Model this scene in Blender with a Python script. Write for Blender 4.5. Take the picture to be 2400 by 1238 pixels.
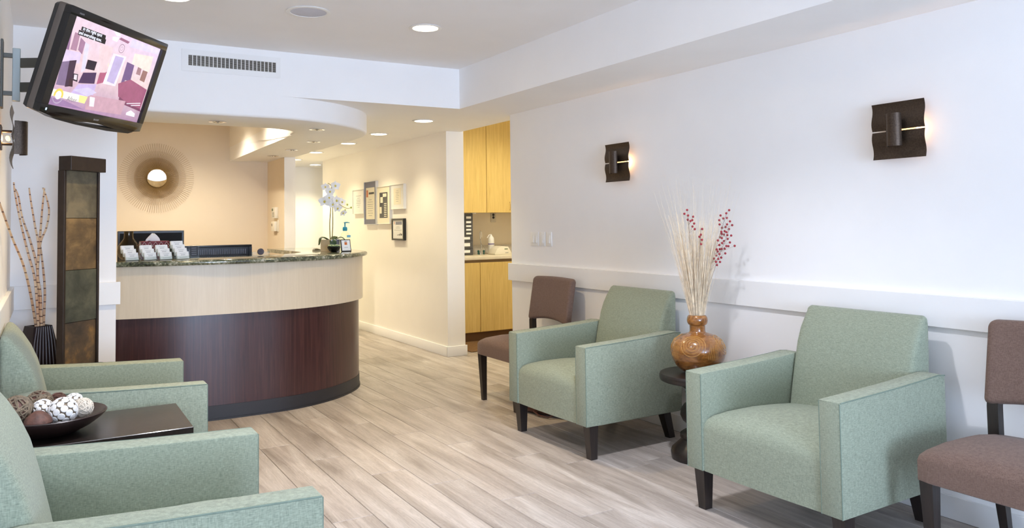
import bpy, bmesh, math, random
from math import pi, sin, cos, radians, sqrt, atan2, hypot
from mathutils import Vector, Matrix

random.seed(7)
for o in list(bpy.data.objects):
    bpy.data.objects.remove(o, do_unlink=True)
SC = bpy.context.scene
COL = SC.collection

# ------------------------------------------------------------------ camera
CAM_H = 1.36
FPX, YAW, PITCH, ROLL, CY = 1830.38, 0.53791, 0.040475, -0.013085, 448.26
r0 = Vector((cos(YAW), -sin(YAW), 0)); f0 = Vector((sin(YAW), cos(YAW), 0)); u0 = Vector((0, 0, 1))
f1 = f0 * cos(PITCH) + u0 * sin(PITCH); u1 = u0 * cos(PITCH) - f0 * sin(PITCH)
r2 = r0 * cos(ROLL) + u1 * sin(ROLL); u2 = u1 * cos(ROLL) - r0 * sin(ROLL)
cam = bpy.data.cameras.new('camera')
cam.sensor_fit = 'HORIZONTAL'; cam.sensor_width = 36.0
cam.lens = FPX / 2400 * 36.0
cam.shift_y = (CY - 619.0) / 2400.0
cam.clip_start = 0.05
cam_o = bpy.data.objects.new('camera', cam)
mw = Matrix.Identity(4)
for i, a in enumerate((r2, u2, -f1)):
    mw[0][i], mw[1][i], mw[2][i] = a
mw.translation = Vector((0, 0, CAM_H))
cam_o.matrix_world = mw
COL.objects.link(cam_o)
SC.camera = cam_o

# ------------------------------------------------------------------ world, daylight, exposure
world = bpy.data.worlds.new('world'); SC.world = world
world.use_nodes = True
bg = world.node_tree.nodes['Background']
bg.inputs[0].default_value = (0.62, 0.78, 1.0, 1)
bg.inputs[1].default_value = 1.6
SC.view_settings.view_transform = 'Standard'
SC.view_settings.look = 'None'
SC.view_settings.exposure = 0.42
SC.view_settings.gamma = 1.0
SC.view_settings.use_curve_mapping = False
SC.cycles.max_bounces = 14
SC.cycles.diffuse_bounces = 7      # white rooms live on bounced light

# daylight entering by the shop-front window behind the camera
DAY_F = 350.0
DAYC_F = (0.57, 0.725, 1.0)
def daylight(loc, aim, w, h, energy, color):
    l = bpy.data.lights.new('window_daylight', 'AREA')
    l.shape = 'RECTANGLE'; l.size = w; l.size_y = h; l.energy = energy; l.color = color
    o = bpy.data.objects.new('window_daylight', l)
    o.location = loc; o.rotation_euler = Vector(aim).to_track_quat('-Z', 'Z').to_euler()
    COL.objects.link(o)
daylight((0.80, -5.52, 1.28), (0, 1, 0), 1.9, 1.95, DAY_F, DAYC_F)

W_MAIN, W_MID, W_NEAR, W_HALL, W_RECEP, W_SCONCE, W_LAB = 78.0, 112.0, 10.0, 35.0, 106.0, 0.7, 82.0
WARM = (1.0, 0.88, 0.56)
WARM2 = (1.0, 0.74, 0.38)
COOLM = (0.88, 0.90, 1.0)  # cool colour of the added, unseen fill downlights
WARMR = (1.0, 0.88, 0.70)
WARML = (1.0, 0.93, 0.72)

# ------------------------------------------------------------------ colour + material helpers
def lin(c):
    c /= 255.0
    return c / 12.92 if c <= 0.04045 else ((c + 0.055) / 1.055) ** 2.4
def S(r, g, b):
    return (lin(r), lin(g), lin(b), 1.0)
MATS = {}
def base(name):
    m = bpy.data.materials.new(name); m.use_nodes = True
    nt = m.node_tree
    return m, nt, nt.nodes['Principled BSDF'], nt.nodes, nt.links
def mat(name, col, rough=0.5, metal=0.0, var=0.06, vscale=6.0, bump=0.0, bscale=200.0, spec=0.5,
        emit=None, estr=0.0, trans=0.0, stretch=(1, 1, 1), coat=0.0, alpha=1.0):
    """procedural: noise-varied colour and optional fine noise relief"""
    if name in MATS: return MATS[name]
    m, nt, b, N, L = base(name)
    tc = N.new('ShaderNodeTexCoord'); mp = N.new('ShaderNodeMapping')
    mp.inputs['Scale'].default_value = stretch
    L.new(tc.outputs['Object'], mp.inputs[0])
    nz = N.new('ShaderNodeTexNoise'); nz.inputs['Scale'].default_value = vscale; nz.inputs['Detail'].default_value = 4
    L.new(mp.outputs[0], nz.inputs['Vector'])
    rp = N.new('ShaderNodeValToRGB')
    c = Vector(col[:3])
    rp.color_ramp.elements[0].position = 0.3; rp.color_ramp.elements[1].position = 0.7
    rp.color_ramp.elements[0].color = (*(c * (1 - var)), 1); rp.color_ramp.elements[1].color = (*[min(1, x) for x in c * (1 + var)], 1)
    L.new(nz.outputs[0], rp.inputs[0]); L.new(rp.outputs[0], b.inputs['Base Color'])
    b.inputs['Roughness'].default_value = rough; b.inputs['Metallic'].default_value = metal
    b.inputs['Specular IOR Level'].default_value = spec
    if coat: b.inputs['Coat Weight'].default_value = coat
    if trans: b.inputs['Transmission Weight'].default_value = trans
    if alpha < 1: b.inputs['Alpha'].default_value = alpha
    if emit:
        b.inputs['Emission Color'].default_value = emit; b.inputs['Emission Strength'].default_value = estr
    if bump:
        n2 = N.new('ShaderNodeTexNoise'); n2.inputs['Scale'].default_value = bscale; n2.inputs['Detail'].default_value = 3
        L.new(mp.outputs[0], n2.inputs['Vector'])
        bp = N.new('ShaderNodeBump'); bp.inputs['Strength'].default_value = bump; bp.inputs['Distance'].default_value = 0.002
        L.new(n2.outputs[0], bp.inputs['Height']); L.new(bp.outputs[0], b.inputs['Normal'])
    MATS[name] = m
    return m
def fabric(name, c1, c2):
    m, nt, b, N, L = base(name)
    tc = N.new('ShaderNodeTexCoord')
    hs = []
    for sc in ((420, 420, 60), (60, 60, 420), (90, 420, 420)):
        mp = N.new('ShaderNodeMapping'); mp.inputs['Scale'].default_value = sc
        L.new(tc.outputs['Object'], mp.inputs[0])
        nz = N.new('ShaderNodeTexNoise'); nz.inputs['Scale'].default_value = 1.0; nz.inputs['Detail'].default_value = 2
        L.new(mp.outputs[0], nz.inputs['Vector']); hs.append(nz)
    ad = N.new('ShaderNodeMath'); ad.operation = 'ADD'
    L.new(hs[0].outputs[0], ad.inputs[0]); L.new(hs[1].outputs[0], ad.inputs[1])
    a2 = N.new('ShaderNodeMath'); a2.operation = 'ADD'
    L.new(ad.outputs[0], a2.inputs[0]); L.new(hs[2].outputs[0], a2.inputs[1])
    dv = N.new('ShaderNodeMath'); dv.operation = 'DIVIDE'; dv.inputs[1].default_value = 3.0
    L.new(a2.outputs[0], dv.inputs[0])
    rp = N.new('ShaderNodeValToRGB')
    rp.color_ramp.elements[0].position = 0.36; rp.color_ramp.elements[1].position = 0.64
    rp.color_ramp.elements[0].color = c1; rp.color_ramp.elements[1].color = c2
    L.new(dv.outputs[0], rp.inputs[0]); L.new(rp.outputs[0], b.inputs['Base Color'])
    bp = N.new('ShaderNodeBump'); bp.inputs['Strength'].default_value = 0.35; bp.inputs['Distance'].default_value = 0.0015
    L.new(dv.outputs[0], bp.inputs['Height']); L.new(bp.outputs[0], b.inputs['Normal'])
    b.inputs['Roughness'].default_value = 0.92; b.inputs['Specular IOR Level'].default_value = 0.2
    b.inputs['Sheen Weight'].default_value = 0.12
    MATS[name] = m
    return m
def grain(name, cols, scale, rough=0.4, coat=0.0, bump=0.05, dist=1.2):
    """wood grain: strongly stretched noise, ramp of several colours; scale = (x,y,z) frequencies"""
    m, nt, b, N, L = base(name)
    tc = N.new('ShaderNodeTexCoord'); mp = N.new('ShaderNodeMapping'); mp.inputs['Scale'].default_value = scale
    L.new(tc.outputs['Object'], mp.inputs[0])
    nz = N.new('ShaderNodeTexNoise'); nz.inputs['Scale'].default_value = 1; nz.inputs['Detail'].default_value = 6
    nz.inputs['Roughness'].default_value = 0.6; nz.inputs['Distortion'].default_value = dist
    L.new(mp.outputs[0], nz.inputs['Vector'])
    rp = N.new('ShaderNodeValToRGB'); el = rp.color_ramp.elements
    while len(el) < len(cols): el.new(0.5)
    for i, c in enumerate(cols):
        el[i].position = 0.28 + 0.44 * i / (len(cols) - 1); el[i].color = c
    L.new(nz.outputs[0], rp.inputs[0]); L.new(rp.outputs[0], b.inputs['Base Color'])
    b.inputs['Roughness'].default_value = rough
    if coat: b.inputs['Coat Weight'].default_value = coat; b.inputs['Coat Roughness'].default_value = 0.12
    bp = N.new('ShaderNodeBump'); bp.inputs['Strength'].default_value = bump; bp.inputs['Distance'].default_value = 0.001
    L.new(nz.outputs[0], bp.inputs['Height']); L.new(bp.outputs[0], b.inputs['Normal'])
    MATS[name] = m
    return m
def floor_mat():
    m, nt, b, N, L = base('oak_plank')
    oi = N.new('ShaderNodeObjectInfo'); geo = N.new('ShaderNodeNewGeometry')
    mul = N.new('ShaderNodeVectorMath'); mul.operation = 'SCALE'
    cx = N.new('ShaderNodeCombineXYZ')
    m1 = N.new('ShaderNodeMath'); m1.operation = 'MULTIPLY'; m1.inputs[1].default_value = 37.0
    L.new(oi.outputs['Random'], m1.inputs[0])
    for k in range(3): L.new(m1.outputs[0], cx.inputs[k])
    ad = N.new('ShaderNodeVectorMath'); ad.operation = 'ADD'
    L.new(geo.outputs['Position'], ad.inputs[0]); L.new(cx.outputs[0], ad.inputs[1])
    def noise(sc, det, dist, rough=0.55):
        mp = N.new('ShaderNodeMapping'); mp.inputs['Scale'].default_value = sc
        L.new(ad.outputs[0], mp.inputs[0])
        nz = N.new('ShaderNodeTexNoise'); nz.inputs['Scale'].default_value = 1
        nz.inputs['Detail'].default_value = det; nz.inputs['Distortion'].default_value = dist; nz.inputs['Roughness'].default_value = rough
        L.new(mp.outputs[0], nz.inputs['Vector']); return nz
    broad = noise((9, 0.9, 1), 3, 1.0)
    fine = noise((120, 4, 1), 5, 0.5)
    cath = noise((16, 2.2, 1), 2, 2.5)
    wv = N.new('ShaderNodeMath'); wv.operation = 'MULTIPLY'; wv.inputs[1].default_value = 46.0
    L.new(cath.outputs[0], wv.inputs[0])
    sn = N.new('ShaderNodeMath'); sn.operation = 'SINE'; L.new(wv.outputs[0], sn.inputs[0])
    rp = N.new('ShaderNodeValToRGB'); el = rp.color_ramp.elements
    el[0].position = 0.30; el[0].color = S(145, 136, 128); el[1].position = 0.70; el[1].color = S(192, 185, 179)
    e = el.new(0.5); e.color = S(172, 163, 156)
    L.new(broad.outputs[0], rp.inputs[0])
    r2_ = N.new('ShaderNodeValToRGB'); r2_.color_ramp.elements[0].position = 0.32; r2_.color_ramp.elements[1].position = 0.62
    r2_.color_ramp.elements[0].color = (0.72, 0.70, 0.67, 1); r2_.color_ramp.elements[1].color = (1.05, 1.04, 1.03, 1)
    L.new(fine.outputs[0], r2_.inputs[0])
    mx = N.new('ShaderNodeMixRGB'); mx.blend_type = 'MULTIPLY'; mx.inputs[0].default_value = 0.55
    L.new(rp.outputs[0], mx.inputs[1]); L.new(r2_.outputs[0], mx.inputs[2])
    mr = N.new('ShaderNodeMapRange'); mr.inputs[1].default_value = -1; mr.inputs[2].default_value = 1
    mr.inputs[3].default_value = 0.90; mr.inputs[4].default_value = 1.04
    L.new(sn.outputs[0], mr.inputs[0])
    mx2 = N.new('ShaderNodeMixRGB'); mx2.blend_type = 'MULTIPLY'; mx2.inputs[0].default_value = 0.8
    L.new(mx.outputs[0], mx2.inputs[1]); L.new(mr.outputs[0], mx2.inputs[2])
    tone = N.new('ShaderNodeMapRange'); tone.inputs[3].default_value = 0.90; tone.inputs[4].default_value = 1.08
    L.new(oi.outputs['Random'], tone.inputs[0])
    mx3 = N.new('ShaderNodeMixRGB'); mx3.blend_type = 'MULTIPLY'; mx3.inputs[0].default_value = 1.0
    L.new(mx2.outputs[0], mx3.inputs[1]); L.new(tone.outputs[0], mx3.inputs[2])
    L.new(mx3.outputs[0], b.inputs['Base Color'])
    b.inputs['Roughness'].default_value = 0.42; b.inputs['Specular IOR Level'].default_value = 0.4
    bp = N.new('ShaderNodeBump'); bp.inputs['Strength'].default_value = 0.12; bp.inputs['Distance'].default_value = 0.001
    L.new(fine.outputs[0], bp.inputs['Height']); L.new(bp.outputs[0], b.inputs['Normal'])
    MATS['oak_plank'] = m
    return m
def granite_mat():
    m, nt, b, N, L = base('green_granite')
    tc = N.new('ShaderNodeTexCoord')
    def nz(s, d, dist=0):
        n = N.new('ShaderNodeTexNoise'); n.inputs['Scale'].default_value = s; n.inputs['Detail'].default_value = d
        n.inputs['Distortion'].default_value = dist; L.new(tc.outputs['Object'], n.inputs['Vector']); return n
    a = nz(9, 6, 1.2); c = nz(70, 5, 0.6)
    ad = N.new('ShaderNodeMath'); ad.operation = 'ADD'
    L.new(a.outputs[0], ad.inputs[0]); L.new(c.outputs[0], ad.inputs[1])
    dv = N.new('ShaderNodeMath'); dv.operation = 'MULTIPLY'; dv.inputs[1].default_value = 0.5; L.new(ad.outputs[0], dv.inputs[0])
    rp = N.new('ShaderNodeValToRGB'); el = rp.color_ramp.elements
    for i in range(3): el.new(0.5)
    for e, (p, col) in zip(el, [(0.36, S(38, 40, 34)), (0.45, S(78, 84, 66)), (0.51, S(104, 108, 84)), (0.57, S(142, 142, 122)), (0.66, S(196, 192, 176))]):
        e.position = p; e.color = col
    L.new(dv.outputs[0], rp.inputs[0]); L.new(rp.outputs[0], b.inputs['Base Color'])
    b.inputs['Roughness'].default_value = 0.09; b.inputs['Specular IOR Level'].default_value = 0.8
    MATS['green_granite'] = m
    return m
def slate_mat(name, c1, c2, c3):
    m, nt, b, N, L = base(name)
    tc = N.new('ShaderNodeTexCoord')
    n = N.new('ShaderNodeTexNoise'); n.inputs['Scale'].default_value = 6; n.inputs['Detail'].default_value = 9; n.inputs['Roughness'].default_value = 0.62; n.inputs['Distortion'].default_value = 0.35
    L.new(tc.outputs['Object'], n.inputs['Vector'])
    rp = N.new('ShaderNodeValToRGB'); el = rp.color_ramp.elements; el.new(0.5)
    for e, (p, c) in zip(el, [(0.35, c1), (0.5, c2), (0.62, c3)]): e.position = p; e.color = c
    L.new(n.outputs[0], rp.inputs[0]); L.new(rp.outputs[0], b.inputs['Base Color'])
    bp = N.new('ShaderNodeBump'); bp.inputs['Strength'].default_value = 0.6; bp.inputs['Distance'].default_value = 0.006
    L.new(n.outputs[0], bp.inputs['Height']); L.new(bp.outputs[0], b.inputs['Normal'])
    b.inputs['Roughness'].default_value = 0.6
    MATS[name] = m
    return m
def banded(name, c1, c2, freq, duty=0.82):
    """pale cane with narrow dark bands along its height"""
    m, nt, b, N, L = base(name)
    tc = N.new('ShaderNodeTexCoord'); sp = N.new('ShaderNodeSeparateXYZ'); L.new(tc.outputs['Object'], sp.inputs[0])
    oi = N.new('ShaderNodeObjectInfo')
    m1 = N.new('ShaderNodeMath'); m1.operation = 'MULTIPLY_ADD'; m1.inputs[1].default_value = freq
    L.new(sp.outputs[2], m1.inputs[0]); L.new(oi.outputs['Random'], m1.inputs[2])
    fr = N.new('ShaderNodeMath'); fr.operation = 'FRACT'; L.new(m1.outputs[0], fr.inputs[0])
    rp = N.new('ShaderNodeValToRGB'); el = rp.color_ramp.elements; el.new(0.5)
    el[0].position = 0.0; el[0].color = c1; el[1].position = duty; el[1].color = c1; el[2].position = duty + 0.08; el[2].color = c2
    L.new(fr.outputs[0], rp.inputs[0])
    nz = N.new('ShaderNodeTexNoise'); nz.inputs['Scale'].default_value = 9; L.new(tc.outputs['Object'], nz.inputs['Vector'])
    r3 = N.new('ShaderNodeValToRGB'); r3.color_ramp.elements[0].color = (0.92, 0.70, 0.60, 1); r3.color_ramp.elements[1].color = (1.05, 1, 0.95, 1)
    r3.color_ramp.elements[0].position = 0.35; r3.color_ramp.elements[1].position = 0.65
    L.new(nz.outputs[0], r3.inputs[0])
    mx = N.new('ShaderNodeMixRGB'); mx.blend_type = 'MULTIPLY'; mx.inputs[0].default_value = 1
    L.new(rp.outputs[0], mx.inputs[1]); L.new(r3.outputs[0], mx.inputs[2]); L.new(mx.outputs[0], b.inputs['Base Color'])
    b.inputs['Roughness'].default_value = 0.6
    MATS[name] = m
    return m
def screen_mat():
    """picture colours come from the mesh's colour attribute; the panel glows"""
    m, nt, b, N, L = base('tv_picture')
    at = N.new('ShaderNodeAttribute'); at.attribute_name = 'Col'
    nz = N.new('ShaderNodeTexNoise'); nz.inputs['Scale'].default_value = 30
    tc = N.new('ShaderNodeTexCoord'); L.new(tc.outputs['Object'], nz.inputs['Vector'])
    mr = N.new('ShaderNodeMapRange'); mr.inputs[3].default_value = 0.8; mr.inputs[4].default_value = 1.2; L.new(nz.outputs[0], mr.inputs[0])
    mx = N.new('ShaderNodeMixRGB'); mx.blend_type = 'MULTIPLY'; mx.inputs[0].default_value = 1
    L.new(at.outputs['Color'], mx.inputs[1]); L.new(mr.outputs[0], mx.inputs[2])
    L.new(mx.outputs[0], b.inputs['Emission Color']); b.inputs['Emission Strength'].default_value = 0.95
    b.inputs['Base Color'].default_value = (0.01, 0.01, 0.012, 1); b.inputs['Roughness'].default_value = 0.35
    MATS['tv_picture'] = m
    return m

WHITE = mat('white_wall_paint', S(245, 244, 243), 0.75, var=0.012, vscale=3, bump=0.06, bscale=350)
CEIL = mat('ceiling_paint', S(243, 242, 242), 0.9, var=0.012, vscale=3, bump=0.12, bscale=260)
TRIM = mat('white_trim_paint', S(240, 239, 237), 0.45, var=0.01, vscale=5)
HALLP = mat('hall_wall_paint', S(244, 240, 233), 0.75, var=0.012, vscale=3, bump=0.06, bscale=350)
TAN = mat('tan_wall_paint', S(230, 215, 190), 0.8, var=0.02, vscale=3, bump=0.08, bscale=300)
OAK = floor_mat()
SUB = mat('subfloor', S(70, 60, 52), 0.9)
GRAN = granite_mat()
SAGE = fabric('sage_fabric', S(118, 126, 110), S(157, 164, 143))
SAGE_SEAM = mat('sage_piping', S(112, 126, 112), 0.9, var=0.1, vscale=60)
BROWN = fabric('brown_fabric', S(96, 76, 67), S(126, 104, 92))
ESPRESSO = grain('espresso_wood', [S(22, 17, 15), S(34, 26, 23), S(46, 36, 31)], (40, 40, 4), 0.38, coat=0.25)
MAPLE = grain('maple_laminate', [S(209, 193, 167), S(213, 198, 172), S(218, 203, 178)], (38, 38, 2.2), 0.38)
MAHOG = grain('mahogany_laminate', [S(46, 26, 27), S(64, 37, 37), S(82, 50, 46)], (60, 60, 1.6), 0.34, coat=0.15)
VINYL = mat('black_vinyl_base', S(40, 39, 42), 0.5, bump=0.1, bscale=150)
CAB = grain('yellow_cabinet', [S(204, 172, 98), S(216, 185, 109), S(226, 197, 122)], (40, 40, 2.0), 0.42)
DARKMETAL = mat('bronze_metal', S(74, 62, 52), 0.42, metal=0.75, var=0.25, vscale=140, bump=0.4, bscale=240)
BLACKPL = mat('black_plastic', S(22, 22, 24), 0.35, bump=0.1, bscale=300)
GLOSSBLK = mat('gloss_black_plastic', S(16, 15, 15), 0.12, spec=0.6)
TVSIDE = mat('tv_side_trim', S(98, 88, 80), 0.4, metal=0.2)
CHROME = mat('chrome', S(225, 225, 228), 0.12, metal=1.0, var=0.01)
STEEL = mat('painted_steel_grey', S(170, 178, 176), 0.5, metal=0.2)
GREYARM = mat('grey_steel_arm', S(98, 96, 88), 0.5, metal=0.3, bump=0.1)
WHITEPL = mat('white_plastic', S(238, 238, 236), 0.35, var=0.01)
CREAMPL = mat('cream_plastic', S(232, 226, 208), 0.4, var=0.02)
PAPER = mat('white_paper', S(244, 243, 240), 0.8, var=0.01)
CREAMPAPER = mat('cream_paper', S(243, 235, 212), 0.8, var=0.02)
INK = mat('grey_ink', S(120, 120, 124), 0.8, var=0.05)
INKDARK = mat('dark_ink', S(52, 52, 58), 0.8, var=0.1, vscale=40)
ORANGE = mat('orange_print', S(206, 110, 52), 0.7, var=0.08, vscale=60)
BLUEGREY = mat('blue_grey_mat_board', S(120, 122, 142), 0.8, var=0.05, vscale=40)
PALEFRAME = mat('pale_silver_frame', S(228, 226, 220), 0.4, metal=0.1)
GOLDLINE = mat('pale_gold_frame', S(206, 184, 132), 0.35, metal=0.5)
SILVER = mat('silver_frame', S(214, 216, 222), 0.3, metal=0.6)
BRASSROD = mat('aged_brass_rod', S(170, 140, 90), 0.45, metal=0.55, var=0.15, vscale=30)
MIRROR = mat('mirror_glass', S(235, 238, 240), 0.02, metal=1.0, var=0.0)
VASEW = grain('carved_amber_wood', [S(98, 58, 22), S(140, 88, 36), S(172, 116, 54)], (18, 18, 40), 0.2, coat=0.8, bump=0.1)
CARVE = mat('carved_groove_gold', S(178, 132, 66), 0.35, var=0.2, vscale=60, coat=0.3)
REED = mat('dried_reed', S(226, 208, 178), 0.8, var=0.25, vscale=40)
BERRY = mat('red_berry', S(150, 34, 46), 0.35, var=0.25, vscale=80)
TWIG = mat('grey_twig', S(150, 132, 120), 0.8)
CANE = banded('banded_cane', S(226, 202, 168), S(92, 60, 56), 25.0)
DARKPOT = mat('dark_brown_pot', S(44, 30, 27), 0.35, var=0.2, vscale=20)
RIDGE = mat('pot_ridge', S(92, 88, 92), 0.4, var=0.1)
GREENLEAF = mat('orchid_leaf', S(52, 74, 38), 0.35, var=0.25, vscale=30)
STEMG = mat('orchid_stem', S(126, 112, 62), 0.6, var=0.25, vscale=40)
PETAL = mat('white_petal', S(246, 243, 238), 0.6, var=0.03, vscale=30)
PETALC = mat('yellow_petal_centre', S(220, 200, 90), 0.6)
SUCC = mat('succulent_leaf', S(170, 186, 142), 0.5, var=0.12, vscale=40)
POTGREY = mat('silver_pot_face', S(150, 156, 180), 0.3, metal=0.3)
POTTAN = mat('tan_pot_face', S(206, 184, 146), 0.5)
TEAL = mat('teal_pump', S(38, 140, 164), 0.35)
def glass(name, col, rough=0.03, ior=1.45):
    m, nt, b, N, L = base(name)
    b.inputs['Base Color'].default_value = col; b.inputs['Roughness'].default_value = rough
    b.inputs['Transmission Weight'].default_value = 1.0; b.inputs['IOR'].default_value = ior
    nz = N.new('ShaderNodeTexNoise'); nz.inputs['Scale'].default_value = 30
    tc = N.new('ShaderNodeTexCoord'); L.new(tc.outputs['Object'], nz.inputs['Vector'])
    bp = N.new('ShaderNodeBump'); bp.inputs['Strength'].default_value = 0.02; L.new(nz.outputs[0], bp.inputs['Height']); L.new(bp.outputs[0], b.inputs['Normal'])
    MATS[name] = m
    return m
def clear(name, col, gloss, rough=0.03):
    """thin clear sheet: see-through with a fresnel sheen"""
    m, nt, b, N, L = base(name)
    tr = N.new('ShaderNodeBsdfTransparent'); tr.inputs[0].default_value = col
    gl = N.new('ShaderNodeBsdfGlossy'); gl.inputs['Roughness'].default_value = rough
    lw = N.new('ShaderNodeLayerWeight'); lw.inputs[0].default_value = 0.5
    pw = N.new('ShaderNodeMath'); pw.operation = 'POWER'; pw.inputs[1].default_value = 3.0; L.new(lw.outputs['Facing'], pw.inputs[0])
    mu = N.new('ShaderNodeMath'); mu.operation = 'MULTIPLY_ADD'; mu.inputs[1].default_value = gloss; mu.inputs[2].default_value = 0.03; L.new(pw.outputs[0], mu.inputs[0])
    nz = N.new('ShaderNodeTexNoise'); nz.inputs['Scale'].default_value = 30
    tc = N.new('ShaderNodeTexCoord'); L.new(tc.outputs['Object'], nz.inputs['Vector'])
    bp = N.new('ShaderNodeBump'); bp.inputs['Strength'].default_value = 0.02; L.new(nz.outputs[0], bp.inputs['Height']); L.new(bp.outputs[0], gl.inputs['Normal'])
    mx = N.new('ShaderNodeMixShader'); L.new(mu.outputs[0], mx.inputs[0]); L.new(tr.outputs[0], mx.inputs[1]); L.new(gl.outputs[0], mx.inputs[2])
    L.new(mx.outputs[0], N['Material Output'].inputs[0])
    MATS[name] = m
    return m
ACRYL = clear('clear_acrylic', (0.93, 0.95, 0.94, 1), 0.25)
AMBERG = clear('smoky_amber_glass', (0.70, 0.60, 0.44, 1), 0.35, 0.06)
CLEARG = clear('clear_gel', (0.90, 0.97, 0.94, 1), 0.30)
PANE = clear('frame_glass', (0.98, 0.98, 0.98, 1), 0.10)
MAROON = mat('maroon_card', S(126, 42, 54), 0.6, var=0.08)
LAMPGLOW = mat('warm_lamp_lens', S(255, 240, 215), 0.5, var=0, emit=(1.0, 0.86, 0.62, 1), estr=14.0)
SCONCEGLOW = mat('amber_lamp_glow', S(255, 190, 110), 0.5, var=0, emit=(1.0, 0.55, 0.18, 1), estr=3.0)
OFFLENS = mat('unlit_lamp_lens', S(150, 146, 138), 0.2, metal=0.8)
GRILLE = mat('speaker_mesh', S(206, 208, 220), 0.7, bump=0.5, bscale=900)
DUCTSHADE = mat('duct_shade', S(46, 40, 40), 0.9)  # shade of the unmodelled duct, put into a dark colour
FOUNT = mat('fountain_brown_metal', S(52, 42, 36), 0.45, metal=0.4, var=0.15, vscale=30)
BAG = mat('brown_leather', S(74, 40, 30), 0.35, var=0.25, vscale=30, bump=0.3, bscale=120)
TWINE = mat('brown_twine', S(120, 104, 84), 0.8, var=0.35, vscale=60)
TWINE2 = mat('pale_rattan', S(206, 194, 176), 0.8, var=0.15, vscale=60)
CHIP = mat('white_shell_chip', S(226, 222, 216), 0.5, var=0.06, vscale=60)
BARK = mat('dark_seed_pod', S(92, 60, 48), 0.6, var=0.4, vscale=60, bump=0.6, bscale=120)
TILE = mat('grey_splash_tile', S(196, 190, 178), 0.4, var=0.08, vscale=90)
MATBROWN = mat('brown_floor_mat', S(120, 88, 52), 0.9, var=0.15, vscale=60, bump=0.5, bscale=200)
SMOKEPL = mat('smoke_grey_plastic', S(82, 82, 84), 0.3, var=0.1, vscale=20)
PURPLE = mat('purple_band', S(84, 70, 150), 0.4)
TEALD = mat('dark_teal_valve', S(34, 92, 82), 0.4)
LCD = mat('lcd_green', S(86, 104, 62), 0.3)
ALU = mat('brushed_aluminium', S(176, 170, 158), 0.35, metal=0.7)
SLATES = [slate_mat('slate_grey', S(68, 63, 52), S(92, 86, 70), S(116, 106, 84)),
          slate_mat('slate_ochre', S(66, 54, 38), S(100, 80, 52), S(134, 108, 70)),
          slate_mat('slate_green', S(52, 54, 44), S(74, 75, 61), S(96, 93, 74)),
          slate_mat('slate_rust', S(56, 46, 36), S(84, 66, 46), S(134, 100, 54))]
TVPIC = screen_mat()

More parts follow.
